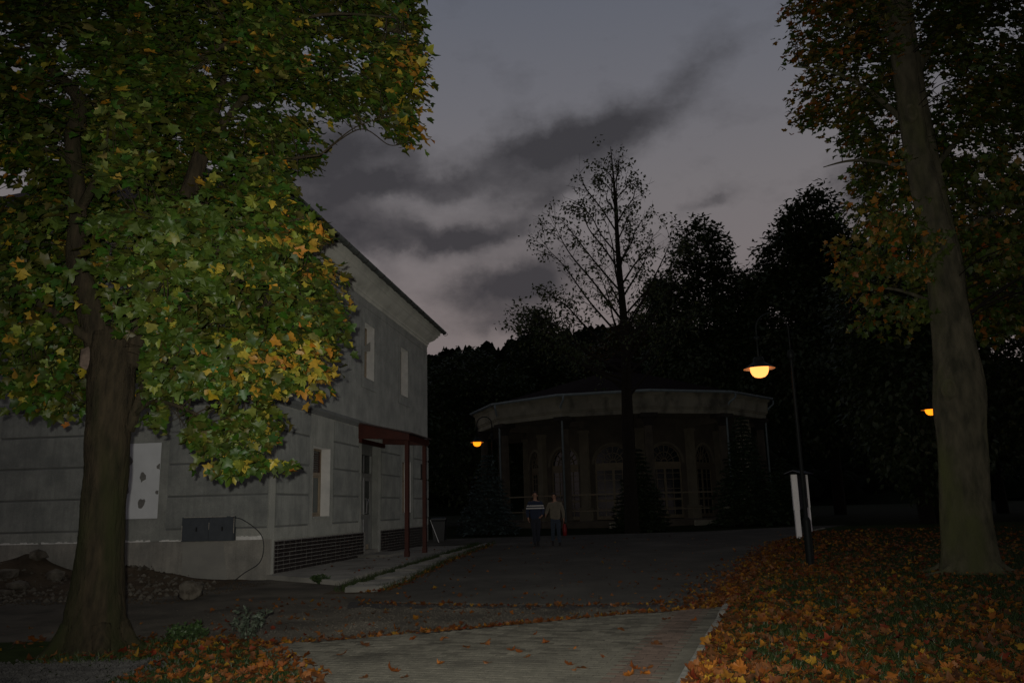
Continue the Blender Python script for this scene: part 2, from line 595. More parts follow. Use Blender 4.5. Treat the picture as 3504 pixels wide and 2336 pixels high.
# ------------------------------------------------------------------ paving in the foreground
V, Fc = [], []
K = 26
for j in range(41):
    for k in range(K + 1):
        s_ = k / K
        y = 2.5
        for _ in range(5):
            x = LAWN_L(y) - .12 + (KERB(y) - .02 - LAWN_L(y) + .12) * s_
            y = 2.5 + (PAVE_FAR(x) - 2.5) * j / 40
        V.append((x, y, .0315))
for j in range(40):
    for k in range(K):
        a = j * (K + 1) + k
        Fc.append((a, a + 1, a + K + 2, a + K + 1))
pv = tag(mk('paving', V, Fc, 'joint_sand'), kind='structure')
kd = Vector((1.91, 5.91, 0)).normalized()       # along the kerb
ke = Vector((kd.y, -kd.x, 0))                   # across the path
PL, PW, PG = .194, .094, .008


def paver_mesh(name, material, l, wd):
    b = .005
    h = .03
    v = []
    for z, i in ((0, 0), (h - .0015, 0), (h, .003)):
        v += [(-l / 2 + i, -wd / 2 + i, z), (l / 2 - i, -wd / 2 + i, z), (l / 2 - i, wd / 2 - i, z), (-l / 2 + i, wd / 2 - i, z)]
    f = [(8, 9, 10, 11)]
    for r in (0, 4):
        for k in range(4):
            f.append((r + k, r + (k + 1) % 4, r + 4 + (k + 1) % 4, r + 4 + k))
    me_ = bpy.data.meshes.new(name)
    me_.from_pydata(v, [], f)
    me_.materials.append(MATS[material])
    return me_, np.array(v), f


pm = [paver_mesh('paver', 'paver', PL, PW), paver_mesh('paver', 'paver_red', PL, PW)]
slots = []
ang = math.atan2(ke.y, ke.x)
org = Vector((1.41, 7.47, 0))
for row in range(-46, 62):
    for c_ in range(-40, 2):
        u = -(c_ + (.5 if row % 2 else 0)) * (PL + PG) * -1
        p = org + kd * (row * (PW + PG)) + ke * (u - .10)
        if p.x < LAWN_L(p.y) - .04 or p.y > PAVE_FAR(p.x) - .05 or p.x > KERB(p.y) - .035:
            continue
        dist_k = -(p - org).dot(ke)
        red = .30 < dist_k < .62
        slots.append((p.y if abs(p.x) < p.y * .64 + .2 and p.y > 7.2 else p.y + 50, p, red))
slots.sort(key=lambda s_: s_[0])
rest = [MB(), MB()]
for i, (_, p, red) in enumerate(slots):
    dz = random.uniform(-.0008, .0008)
    a_ = ang + random.uniform(-.012, .012)
    if i < 300:
        o = mk('paver', None, None, None, pv, mesh=pm[red][0])
        o.location = (p.x, p.y, .008 + dz)
        o.rotation_euler = (random.uniform(-.002, .002), random.uniform(-.002, .002), a_)
    else:
        ca, sa = math.cos(a_), math.sin(a_)
        v = pm[red][1]
        rest[red].add([(p.x + q[0] * ca - q[1] * sa, p.y + q[0] * sa + q[1] * ca, .008 + dz + q[2]) for q in v], pm[red][2])
tag(rest[0].build('pavers', 'paver', pv), kind='stuff')
if rest[1].v:
    tag(rest[1].build('red_pavers', 'paver_red', pv), kind='stuff')

# kerb stones along the lawn
V, Fc = [], []
for i, y in enumerate(np.linspace(4.2, 34, 40)):
    V += [(KERB(y) - .05, y, float(hz(KERB(y), y)) + .006), (KERB(y) + .075, y, float(hz(KERB(y), y)) + .006)]
    if i:
        Fc.append((2 * i - 2, 2 * i - 1, 2 * i + 1, 2 * i))
kb = tag(mk('kerb', V, Fc, 'joint_sand'), kind='structure')
V, Fc = [], []
for i, y in enumerate(np.linspace(4.2, 12.4, 24)):
    V += [(KERB(y) - .15, y, .0372), (KERB(y) - .03, y, .0372)]
    if i:
        Fc.append((2 * i - 2, 2 * i - 1, 2 * i + 1, 2 * i))
mk('mortar_bed', V, Fc, 'paver', kb)
y = 4.2
while y < 34:
    y2 = y + .93 * math.cos(math.atan2(KERB(y + .5) - KERB(y), .5))
    a = Vector((KERB(y), y, 0))
    b = Vector((KERB(y2), y2, 0))
    d = (b - a).normalized()
    a += d * .008
    b -= d * .008
    nrm = Vector((d.y, -d.x, 0))
    mb = MB()
    zj = random.uniform(-.012, .012)
    bot, top = [], []
    rings = []
    for q, e_ in ((a, 0), (a + d * .03, 1), (b - d * .03, 1), (b, 0)):
        z0 = float(hz(q.x, q.y))
        h = .085 + zj - (.012 if e_ == 0 else 0)
        w0, w1 = (-.035, .055)
        rings.append([q + nrm * w0 + Vector((0, 0, z0 - .06)), q + nrm * w0 + Vector((0, 0, z0 + h - .014)), q + nrm * (w0 + .014) + Vector((0, 0, z0 + h)),
                      q + nrm * (w1 - .012) + Vector((0, 0, z0 + h)), q + nrm * w1 + Vector((0, 0, z0 + h - .012)), q + nrm * w1 + Vector((0, 0, z0 - .06))])
    vv = [tuple(p) for r_ in rings for p in r_]
    ff = []
    for i in range(3):
        for k in range(5):
            ff.append((i * 6 + k, i * 6 + k + 1, (i + 1) * 6 + k + 1, (i + 1) * 6 + k))
    ff += [(5, 4, 3, 2, 1, 0), (18, 19, 20, 21, 22, 23)]
    mk('kerb_stone', vv, ff, 'kerb_stone', kb)
    y = y2

# ------------------------------------------------------------------ house
C0 = np.array([-5.956, 20.06])
YA = RAD(7.984)
U2 = np.array([math.sin(YA), math.cos(YA)])
W2 = np.array([-math.cos(YA), math.sin(YA)])
N2 = np.array([math.cos(YA), -math.sin(YA)])


def FR(t, o, z):
    """right facade: metres along it, metres out of it, height"""
    p = C0 + U2 * t + N2 * o
    return (p[0], p[1], z)


def FL(s, o, z):
    """front facade: metres to the left of the corner, metres out of it, height"""
    p = C0 + W2 * s - U2 * o
    return (p[0], p[1], z)


TL, SL, ZT = 15.72, 13.0, 8.75
house = thing('house', (C0[0], C0[1], 0), 'grey cement-rendered two-storey house with unfinished facade', 'house')


def wall(name, T, length, z0, z1, holes, material, depth=.34):
    xs = sorted({0.0, length} | {h[0] for h in holes} | {h[1] for h in holes})
    zs = sorted({z0, z1} | {h[2] for h in holes} | {h[3] for h in holes})
    mb = MB()
    for i in range(len(xs) - 1):
        for j in range(len(zs) - 1):
            cx, cz = (xs[i] + xs[i + 1]) / 2, (zs[j] + zs[j + 1]) / 2
            if any(h[0] < cx < h[1] and h[2] < cz < h[3] for h in holes):
                continue
            mb.add([T(xs[i], 0, zs[j]), T(xs[i + 1], 0, zs[j]), T(xs[i + 1], 0, zs[j + 1]), T(xs[i], 0, zs[j + 1])], [(0, 1, 2, 3)])
    return mb.build(name, material, house)


UPW = [(2.62, 3.74), (7.0, 8.13), (11.42, 12.53)]
RH_UP = [(a, b, 5.92, 7.82) for a, b in UPW]
RH_GR = [(2.76, 4.06, 1.42, 3.34), (6.9, 8.66, .13, 3.82), (11.72, 12.96, 1.46, 3.42)]
LH_GR = [(2.86, 4.10, 1.49, 3.34), (7.6, 8.84, 1.49, 3.34)]
LH_UP = [(2.9, 4.04, 5.92, 7.82), (7.64, 8.78, 5.92, 7.82)]
wr = wall('wall', FR, TL, -.3, 4.3, RH_GR, 'plaster')
wu = wall('upper_wall', FR, TL, 4.3, ZT, RH_UP, 'plaster_upper')
wl = wall('wall', FL, SL, .94, 4.3, LH_GR, 'plaster')
wlu = wall('upper_wall', FL, SL, 4.3, ZT, LH_UP, 'plaster_upper')
mb = MB()   # the two sides nobody sees
mb.add([FR(TL, 0, -.3), FR(TL, -SL, -.3), FR(TL, -SL, ZT), FR(TL, 0, ZT)], [(0, 1, 2, 3)])
mb.add([FR(0, -SL, -.3), FR(TL, -SL, -.3), FR(TL, -SL, ZT), FR(0, -SL, ZT)], [(0, 1, 2, 3)])
mb.build('rear_wall', 'plaster_upper', house)
# plinth of the front facade stands proud of the render, its top broken where the new coat stops
mb = MB()
mb.box(-.02, SL, -.2, .06, -.4, .935, FL)
mb.build('plinth', 'plinth_concrete', house)
mb = MB()
mb.hexa([FL(.95, .058, .02), FL(2.1, .058, .02), FL(2.1, .068, .02), FL(.95, .068, .02), FL(1.08, .058, .90), FL(2.12, .058, .90), FL(2.12, .066, .90), FL(1.08, .066, .90)])
mb.build('plinth_patch', 'plinth_patch', house)
for s0, s1 in ((.12, .78), (2.2, 2.75), (3.0, 4.1), (4.9, 5.9), (6.0, 7.2)):
    mb = MB()
    n_ = int((s1 - s0) / .06)
    for i in range(n_):
        a = s0 + (s1 - s0) * i / n_
        h = random.uniform(.012, .05) if s0 > .2 else random.uniform(.07, .10)
        mb.box(a, a + (s1 - s0) / n_ - .0005, -.01, .02 + random.uniform(0, .02), .936, .936 + h, FL)
    mb.build('foam_bead', 'foam_white', house)
# corner pier, smoother coat; tiled panel starts beyond it
mb = MB()
mb.box(.005, .34, -.2, .016, -.3, 4.2, FR)
mb.build('corner_strip', 'corner_plaster', house)
mb = MB()
mb.box(.0, 1.05, -.2, .012, .95, 1.2, FL)
mb.build('corner_strip', 'corner_plaster', house)

# rusticated bands: raised render blocks with open grooves between them
ZB = [1.22, 2.0, 2.785, 3.575, 4.2]


def blocks(T, wallobj, spans):
    for a, b in spans:
        for z0, z1 in zip(ZB[:-1], ZB[1:]):
            mb = MB()
            c = .012
            o0, o1 = -.03, .045
            zz0, zz1 = z0 + .026, z1 - .026
            p = [T(a, o0, zz0), T(b, o0, zz0), T(b, o0, zz1), T(a, o0, zz1),
                 T(a, o1 - c, zz0), T(b, o1 - c, zz0), T(b, o1 - c, zz1), T(a, o1 - c, zz1),
                 T(a + c, o1, zz0 + c), T(b - c, o1, zz0 + c), T(b - c, o1, zz1 - c), T(a + c, o1, zz1 - c)]
            f = [(8, 9, 10, 11)]
            for r in (0, 4):
                for k in range(4):
                    f.append((r + k, r + (k + 1) % 4, r + 4 + (k + 1) % 4, r + 4 + k))
            mk('render_block', p, f, 'plaster_block', wallobj)
        for z0 in ZB[:-1]:
            mb = MB()
            mb.box(a + .004, b - .004, -.02, .006, z0 - .024, z0 + .024, T)
            mb.build('joint', 'band_dark', wallobj)


blocks(FR, wr, [(.36, 2.46), (4.32, 6.62), (8.98, 11.4), (13.3, TL - .02)])
blocks(FL, wl, [(.02, 2.62), (4.32, 7.3)])
# narrow ledge under the lowest groove
for T, a, b, nm in ((FR, .36, 6.7, wr), (FR, 8.95, TL, wr), (FL, 1.1, SL, wl)):
    mb = MB()
    mb.box(a, b, -.02, .020, .95 if T is FL else .93, 1.20, T)
    mb.build('ledge', 'plaster', nm)
# string course
mb = MB()
for T, a, b in ((FR, -.09, TL), (FL, -.0, SL)):
    prof = [(-.03, 4.22), (.03, 4.24), (.045, 4.28), (.09, 4.33), (.09, 4.39), (.02, 4.45), (-.03, 4.45)]
    v = [T(a, o, z) for o, z in prof] + [T(b, o, z) for o, z in prof]
    k = len(prof)
    mb.add(v, [(i, (i + 1) % k, k + (i + 1) % k, k + i) for i in range(k)] + [tuple(range(k)), tuple(reversed(range(k, 2 * k)))])
mb.build('string_course', 'band_dark', house)
# main cornice
prof = [(-.05, 8.62), (.03, 8.62), (.03, 8.72), (.07, 8.74), (.07, 8.80), (.11, 8.84), (.18, 8.88), (.28, 8.95), (.36, 9.06), (.42, 9.09), (.42, 9.16),
        (.49, 9.19), (.49, 9.30), (-.05, 9.30)]
mb = MB()
k = len(prof)
corners = [lambda o, z: FL(SL, o, z), lambda o, z: tuple(np.array(FR(0, o, z)) - np.append(U2 * o, 0)), lambda o, z: tuple(np.array(FR(TL, o, z)) + np.append(U2 * o, 0)),
           lambda o, z: tuple(np.array(FR(TL, -SL, z)) + np.append(U2 * o, 0))]
v = [c(o, z) for c in corners for o, z in prof]
f = []
for s_ in range(3):
    for i in range(k - 1):
        f.append((s_ * k + i, (s_ + 1) * k + i, (s_ + 1) * k + i + 1, s_ * k + i + 1))
mb.add(v, f)
mb.build('cornice', 'cornice_plaster', house)
# thin picture line below the cornice and the sunk panels round the upper windows
mb = MB()
mb.box(.0, TL, -.02, .016, 8.34, 8.37, FR)
mb.box(.0, SL, -.02, .016, 8.34, 8.37, FL)
mb.build('fillet', 'plaster_upper', house)
for T, holes in ((FR, RH_UP), (FL, LH_UP)):
    for a, b, z0, z1 in holes:
        mb = MB()
        mb.box(a - .24, a - .002, -.02, .026, z0 - .34, z1 + .30, T)
        mb.box(b + .002, b + .24, -.02, .026, z0 - .34, z1 + .30, T)
        mb.box(a - .002, b + .002, -.02, .025, z1 + .002, z1 + .30, T)
        mb.box(a - .002, b + .002, -.02, .025, z0 - .34, z0 - .002, T)
        mb.build('architrave', 'plaster_upper', house)


def window(T, hole, kind):
    a, b, z0, z1 = hole
    d = .27
    mb = MB()    # reveals, freshly skimmed white
    rim = [(a, z0), (b, z0), (b, z1), (a, z1)]
    v = [T(x, .004, z) for x, z in rim] + [T(x, -d - .12, z) for x, z in rim]
    mb.add(v, [(i, i + 4, (i + 1) % 4 + 4, (i + 1) % 4) for i in range(4)])
    rv = 'white_plaster' if T is FR else 'plaster'
    e = .002
    wn = mb.build('window', rv, house)
    fr = MB()
    fm = 'wood_frame'
    for x0, x1, q0, q1 in ((a + e, a + .07, z0 + e, z1 - e), (b - .07, b - e, z0 + e, z1 - e), (a + .07, b - .07, z0 + e, z0 + .07), (a + .07, b - .07, z1 - .07, z1 - e)):
        fr.box(x0, x1, -d - .07, -d, q0, q1, T)
    zt = z0 + (z1 - z0) * .62
    mid = (a + b) / 2
    fr.box(a + .07, b - .07, -d - .068, -d - .002, zt - .05, zt + .05, T)
    fr.box(mid - .045, mid + .045, -d - .068, -d + .008, z0 + .07, zt - .05, T)
    if kind == 'plain':
        fr.box(mid - .03, mid + .03, -d - .066, -d - .004, zt + .05, z1 - .07, T)
    fr.build('frame', fm, wn)
    # panes: two casements below, one or two lights above
    for x0, x1 in ((a + .07, mid - .045), (mid + .045, b - .07)):
        s = MB()
        for c0, c1, q0, q1 in ((x0 + e, x0 + .045, z0 + .072, zt - .052), (x1 - .045, x1 - e, z0 + .072, zt - .052), (x0 + .045, x1 - .045, z0 + .072, z0 + .12), (x0 + .045, x1 - .045, zt - .1, zt - .052)):
            s.box(c0, c1, -d - .06, -d - .012, q0, q1, T)
        s.build('casement', fm, wn)
        p = MB()
        p.box(x0 + .045, x1 - .045, -d - .045, -d - .035, z0 + .12, zt - .1, T)
        p.build('pane', 'pale_glass', wn)
    if kind == 'vent':
        p = MB()
        p.box(a + .07, b - .07, -d - .05, -d - .03, zt + .05, z1 - .07, T)
        p.build('pane', 'dark_glass', wn)
        p = MB()
        for i in range(9):
            zz = zt + .07 + i * (z1 - .1 - zt - .07) / 9
            p.box(a + .075, b - .075, -d - .028, -d - .006, zz, zz + .018, T)
        p.box(a + .072, a + .1, -d - .03, -d - .004, zt + .051, z1 - .071, T)
        p.box(b - .1, b - .072, -d - .03, -d - .004, zt + .051, z1 - .071, T)
        p.build('louvre', 'brown_frame', wn)
    else:
        for x0, x1 in ((a + .07, mid - .03), (mid + .03, b - .07)):
            p = MB()
            p.box(x0, x1, -d - .045, -d - .035, zt + .05, z1 - .07, T)
            p.build('pane', 'pale_glass' if kind == 'plain' else 'dark_glass', wn)
    # sill
    p = MB()
    p.box(a + e, b - e, -d, .03, z0 - .04, z0 + .012, T)
    p.build('sill', 'plaster', wn)
    return wn


for i, h in enumerate(RH_UP):
    wn = window(FR, h, 'plain')
    if i == 1:      # torn board left in the opening
        mb = MB()
        a, b = h[0], h[1]
        mb.hexa([FR(b - .42, -.26, 6.93), FR(b - .02, -.16, 7.02), FR(b - .02, -.13, 7.02), FR(b - .42, -.23, 6.93),
                 FR(b - .36, -.26, 7.12), FR(b - .02, -.16, 7.34), FR(b - .02, -.13, 7.34), FR(b - .36, -.23, 7.12)])
        mb.hexa([FR(a + .1, -.25, 6.98), FR(b - .40, -.25, 6.90), FR(b - .40, -.22, 6.90), FR(a + .1, -.22, 6.98),
                 FR(a + .1, -.25, 7.06), FR(b - .40, -.25, 7.04), FR(b - .40, -.22, 7.04), FR(a + .1, -.22, 7.06)])
        mb.build('torn_board', 'plinth_patch', wn)
window(FR, RH_GR[0], 'vent')
window(FR, RH_GR[2], 'plain')
for h in LH_UP:
    window(FL, h, 'plain')
# window openings on the front closed with white board, adhesive dabs showing
for a, b, z0, z1 in LH_GR:
    mb = MB()
    mb.box(a + .003, b - .003, -.12, .012, z0 + .003, z1 - .003, FL)
    bd = mb.build('insulation_board', 'white_board', house)
    for cs, cz, r in ((3.31, 2.50, .13), (3.30, 1.86, .14), (2.885, 2.12, .07), (2.88, 2.75, .09), (3.75, 2.2, .12), (3.7, 2.9, .12)):
        if a > 5:
            cs += 4.74
        mb = MB()
        n_ = 14
        pts = []
        for k in range(n_):
            t_ = 2 * math.pi * k / n_
            q = r * random.uniform(.62, 1.1)
            pts.append((max(a + .005, cs + q * math.cos(t_) * .9), cz + q * math.sin(t_)))
        v = [FL(x, .010, z) for x, z in pts] + [FL(cs + (x - cs) * .8, .024, cz + (z - cz) * .8) for x, z in pts]
        mb.add(v, [tuple(range(n_, 2 * n_))] + [(k, (k + 1) % n_, n_ + (k + 1) % n_, n_ + k) for k in range(n_)])
        mb.build('mortar_dab', 'mortar', bd)

# door in its deep recess
a, b, z0, z1 = RH_GR[1]
d = .20
mb = MB()
rim = [(a, z0), (b, z0), (b, z1), (a, z1)]
v = [FR(x, .004, z) for x, z in rim] + [FR(x, -d - .1, z) for x, z in rim]
mb.add(v, [(i, i + 4, (i + 1) % 4 + 4, (i + 1) % 4) for i in range(4)])
dr = mb.build('doorway', 'plaster', house)
zd = .30
mb = MB()
mb.box(a + .002, b - .002, -d - .08, .02, z0 - .05, zd - .004, FR)
mb.build('threshold', 'concrete', dr)
mb = MB()
mb.box(6.55, 9.0, .022, 1.0, .06, .19, FR)
mb.build('step', 'concrete', dr)
DT = 3.40
mb = MB()
e = .002
mid = (a + b) / 2
for x0, x1, q0, q1 in ((a + e, a + .1, zd, z1 - e), (b - .1, b - e, zd, z1 - e), (a + .1, b - .1, DT, z1 - e), (a + .1, b - .1, 2.68, 2.80)):
    mb.box(x0, x1, -d - .08, -d, q0, q1, FR)
mb.build('door_frame', 'door_paint', dr)
for x0, x1 in ((a + .1, mid - .004), (mid + .004, b - .1)):
    lf = MB()
    lf.box(x0 + e, x0 + .13, -d - .06, -d - .012, zd + .01, 2.678, FR)
    lf.box(x1 - .13, x1 - e, -d - .06, -d - .012, zd + .01, 2.678, FR)
    for q0, q1 in ((zd + .01, zd + .22), (1.28, 1.44), (2.55, 2.678)):
        lf.box(x0 + .13, x1 - .13, -d - .06, -d - .012, q0, q1, FR)
    lf.box(x0 + .13, x1 - .13, -d - .05, -d - .03, zd + .22, 1.28, FR)
    ob = lf.build('door_leaf', 'door_paint', dr)
    p = MB()
    p.box(x0 + .13, x1 - .13, -d - .045, -d - .03, 1.44, 2.55, FR)
    p.build('pane', 'dark_glass', dr)
    p = MB()
    p.box(x0 + .13, x1 - .13, -d - .045, -d - .03, 2.82, DT - .02, FR)
    p.build('transom_pane', 'dark_glass', dr)
p = MB()
p.box(mid - .018, mid + .018, -d - .012, -d + .006, 1.45, 2.66, FR)
p.box(mid - .014, mid + .014, -d - .012, -d + .004, .42, 1.28, FR)
p.box(mid - .018, mid + .018, -d - .03, -d + .004, 2.82, DT - .02, FR)
p.build('edge_strip', 'steel', dr)
# pull handle: bent wire, an hourglass in outline
p = MB()
hx = mid + .10
pts = [(hx, 1.48), (hx + .20, 1.50), (hx + .09, 1.72), (hx + .20, 1.94), (hx, 1.96), (hx + .04, 1.72), (hx, 1.48)]
p.tube([FR(x, -d + .05, z) for x, z in pts], .013, 6)
p.tube([FR(hx, -d - .03, 1.48), FR(hx, -d + .05, 1.48)], .011, 6)
p.tube([FR(hx, -d - .03, 1.96), FR(hx, -d + .05, 1.96)], .011, 6)
p.build('handle', 'steel', dr)
# mat of slats at the door foot
p = MB()
for i in range(9):
    x = a + .25 + i * .13
    p.box(x, x + .07, -d + .004, -d + .02, zd + .01, zd + .16, FR)
p.build('kick_slats', 'wood_frame', dr)

# bell plate by the door
mb = MB()
mb.box(6.28, 6.33, .02, .04, 1.66, 1.98, FR)
mb.box(6.50, 6.54, .02, .035, 1.80, 1.86, FR)
mb.build('bell_plate', 'steel', house)
mb = MB()
mb.box(14.35, 14.62, .02, .05, 2.78, 3.42, FR)
mb.build('notice_box', 'pav_dark', house)

# glazed plinth tiles
tw, th = .365, .0955
bt = MB()
bt.box(tw / 2 - .0 - tw, tw / 2, 0, .014, 0, th)


def tile_mesh(wd, ht):
    me_ = bpy.data.meshes.new('tile')
    b = .006
    v = []
    for o, i in ((0, 0), (.010, 0), (.014, b)):
        v += [(i, -o, i), (wd - i, -o, i), (wd - i, -o, ht - i), (i, -o, ht - i)]
    f = [(8, 9, 10, 11)] + [(r + k, r + (k + 1) % 4, r + 4 + (k + 1) % 4, r + 4 + k) for r in (0, 4) for k in range(4)]
    me_.from_pydata(v, [], f)
    me_.materials.append(MATS['glazed_tile'])
    return me_, v, f


TMS = tile_mesh(tw - .034, th - .016)
TMH = tile_mesh(tw / 2 - .034, th - .016)
rotR = math.atan2(U2[1], U2[0])
count = 0
for (a0, a1, z0) in ((.38, 7.33, .118), (8.99, TL - .01, .118)):
    mb = MB()
    mb.box(a0, a1, -.02, .018, -.05, z0 + 8 * th + .012, FR)
    pn = mb.build('tiled_plinth', 'grout', house)
    left = MB()
    for c_ in range(60):
        for r_ in range(8):
            x = a0 + .01 + (tw / 2 if r_ >= 0 and c_ > 0 else 0) + max(0, c_ - 1) * tw
            mesh, v, f = TMH if c_ == 0 else TMS
            wd = tw / 2 if c_ == 0 else tw
            if x + wd > a1:
                continue
            z = z0 + r_ * th
            if z < .1 - .0:
                continue
            count += 1
            if count <= 300:
                o = mk('tile', None, None, None, pn, mesh=mesh)
                p = Vector(FR(x + random.uniform(-.002, .002), .018 + random.uniform(-.002, .001), z + random.uniform(-.002, .002))) - OFF[house.name]
                o.location = p
                o.rotation_euler = (random.uniform(-.012, .012), 0, rotR + random.uniform(-.01, .01))
            else:
                left.add([FR(x + q[0], .018 - q[1], z + q[2]) for q in v], f)
    if left.v:
        tag(left.build('tiles', 'glazed_tile', pn), kind='stuff')

# roof: hipped, deep eaves, tile edge and hung gutter
OV = .56
ZE = 9.38


def RC(t, o, z):
    return FR(t, o, z)


ev = [FR(-OV, OV, ZE), FR(TL + OV, OV, ZE), FR(TL + OV, -SL - OV, ZE), FR(-OV, -SL - OV, ZE)]
rise = (SL / 2 + OV) * math.tan(RAD(33))
rg = [FR(SL / 2, -SL / 2, ZE + rise), FR(TL - SL / 2, -SL / 2, ZE + rise)]
lo = [tuple(np.array(p) - (0, 0, .07)) for p in ev]
rf = mk('roof', ev + rg + lo, [(0, 1, 5, 4), (1, 2, 5), (2, 3, 4, 5), (3, 0, 4), (0, 6, 7, 1), (1, 7, 8, 2), (2, 8, 9, 3), (3, 9, 6, 0)], 'roof_tile', house)
mb = MB()
mb.add([FR(-OV + .01, OV - .01, ZE - .055), FR(TL + OV - .01, OV - .01, ZE - .055), FR(TL + OV - .01, .46, ZE - .055), FR(-.46, .46, ZE - .055)], [(0, 1, 2, 3)])
mb.add([FR(-OV + .01, OV - .01, ZE - .055), FR(-.46, .46, ZE - .055), FR(-.46, -SL, ZE - .055), FR(-OV + .01, -SL, ZE - .055)], [(0, 1, 2, 3)])
mb.build('soffit', 'cornice_plaster', rf)
sl_ = math.tan(RAD(33))
for i in range(int((TL + 2 * OV) / .245)):
    t_ = -OV + i * .245
    mb = MB()
    jz = random.uniform(-.012, .02)
    oo = OV + .05 + random.uniform(-.02, .02)
    mb.hexa([FR(t_ + .004, oo, ZE - .03 + jz), FR(t_ + .236, oo, ZE - .03 + jz), FR(t_ + .236, oo - .35, ZE - .03 + .35 * sl_ + jz), FR(t_ + .004, oo - .35, ZE - .03 + .35 * sl_ + jz),
             FR(t_ + .03, oo, ZE + .05 + jz), FR(t_ + .21, oo, ZE + .05 + jz), FR(t_ + .21, oo - .35, ZE + .05 + .35 * sl_ + jz), FR(t_ + .03, oo - .35, ZE + .05 + .35 * sl_ + jz)])
    mb.build('roof_tile', 'roof_tile', rf)
mb = MB()
gp = [(.105 * math.cos(q), .105 * math.sin(q)) for q in np.linspace(math.pi, 2 * math.pi, 8)]
for T_ in (0,):
    v = [FR(-OV, OV + .11 + x, ZE - .03 + z) for x, z in gp] + [FR(TL + OV, OV + .11 + x, ZE - .03 + z) for x, z in gp]
    mb.add(v, [(i, i + 1, 9 + i, 8 + i) for i in range(7)])
    v = [FR(-OV, OV + .11 + x * .92, ZE - .025 + z * .92) for x, z in gp] + [FR(TL + OV, OV + .11 + x * .92, ZE - .025 + z * .92) for x, z in gp]
    mb.add(v, [(8 + i, 9 + i, i + 1, i) for i in range(7)])
gt = mb.build('gutter', 'gutter_zinc', rf)
for i in range(20):
    t_ = -OV + .3 + i * .88
    mb = MB()
    mb.tube([FR(t_, OV + .11 + x * 1.07, ZE - .03 + z * 1.07) for x, z in gp] , .012, 5)
    mb.build('bracket', 'timber_dark', gt)

# ------------------------------------------------------------------ porch canopy over the door
pc = thing('porch_canopy', FR(7.7, 1.6, .13), 'dark red lean-to canopy on two red posts over house door', 'canopy')
ct0, ct1, co = 6.42, 9.05, 1.72
mb = MB()
mb.hexa([FR(ct0 - .06, .03, 4.33), FR(ct1 + .06, .03, 4.33), FR(ct1 + .06, co + .08, 3.93), FR(ct0 - .06, co + .08, 3.93),
         FR(ct0 - .06, .03, 4.37), FR(ct1 + .06, .03, 4.37), FR(ct1 + .06, co + .08, 3.97), FR(ct0 - .06, co + .08, 3.97)])
mb.build('roof_sheet', 'dark_sheet', pc)
for q in (ct0, ct1 - .03):
    mb = MB()
    mb.hexa([FR(q, .04, 3.84), FR(q + .03, .04, 3.84), FR(q + .03, co, 3.74), FR(q, co, 3.74), FR(q, .04, 4.32), FR(q + .03, .04, 4.32), FR(q + .03, co, 3.93), FR(q, co, 3.93)])
    mb.build('end_board', 'red_paint', pc)
mb = MB()
mb.box(ct0 + .032, ct1 - .032, co - .04, co - .002, 3.72, 3.92, FR)
mb.build('fascia', 'red_paint', pc)
mb = MB()
mb.box(ct0 + .032, ct1 - .032, .05, .15, 3.70, 3.84, FR)
mb.build('wall_plate', 'red_paint', pc)
mb = MB()
for i in range(4):
    q = ct0 + .4 + i * .58
    mb.hexa([FR(q, .16, 4.18), FR(q + .08, .16, 4.18), FR(q + .08, co - .05, 3.82), FR(q, co - .05, 3.82), FR(q, .16, 4.30), FR(q + .08, .16, 4.30), FR(q + .08, co - .05, 3.92), FR(q, co - .05, 3.92)])
mb.build('rafters', 'timber_dark', pc)
for q in (6.62, 8.86):
    mb = MB()
    x0 = .065
    for zz0, zz1, x1 in ((.12, .3, .075), (.301, 3.72, .06)):
        mb.box(q - x1, q + x1, 1.6 - x1, 1.6 + x1, zz0, zz1, FR)
    mb.build('post', 'red_paint', pc)

# ------------------------------------------------------------------ meter cabinet, hose
mc = thing('meter_cabinet', FL(1.47, .1, .92), 'dark blue-grey steel meter cabinet set into house front', 'cabinet')
mb = MB()
mb.box(.80, 2.14, -.1, .11, .925, 1.50, FL)
mb.build('body', 'cabinet_paint', mc)
for a, b in ((.82, 1.43), (1.445, 2.12)):
    mb = MB()
    mb.box(a, b, .112, .128, .945, 1.475, FL)
    ob = mb.build('door', 'cabinet_paint', mc)
    mb = MB()
    mb.box((a + b) / 2 - .05, (a + b) / 2 - .02, .129, .15, 1.16, 1.26, FL)
    mb.build('latch', 'rubber', ob)
mb = MB()
for s0, s1, q0, q1 in ((.80, .815, 1.1, 1.49), (2.125, 2.14, .95, 1.3), (1.0, 2.1, 1.488, 1.5), (1.434, 1.441, 1.2, 1.36), (.815, .90, 1.488, 1.5)):
    mb.box(s0, s1, .111, .1135 + (.017 if 1.43 < s0 < 1.44 else 0), q0, q1, FL)
mb.build('chipped_edge', 'cabinet_chip', mc)
hs = MB()
pts = []
for s_, z in ((.82, 1.47), (.6, 1.42), (.3, 1.24), (.08, 1.02), (.02, .72), (.12, .40), (.36, .2), (.62, .02), (.74, -.04)):
    pts.append(FL(s_, .14 + (.25 if z < .3 else 0), max(z, .02)))
pp = []
for i in range(len(pts) - 1):
    for q in np.linspace(0, 1, 5)[:-1]:
        p0, p1, p2, p3 = (np.array(pts[max(0, min(len(pts) - 1, j))]) for j in (i - 1, i, i + 1, i + 2))
        pp.append(.5 * ((2 * p1) + (-p0 + p2) * q + (2 * p0 - 5 * p1 + 4 * p2 - p3) * q * q + (-p0 + 3 * p1 - 3 * p2 + p3) * q ** 3))
pp.append(np.array(pts[-1]))
hs.tube(pp, .012, 7)
tag(hs.build('hose', 'black_hose', None, True), 'thin black hose curving from the meter cabinet down to the ground', 'hose')

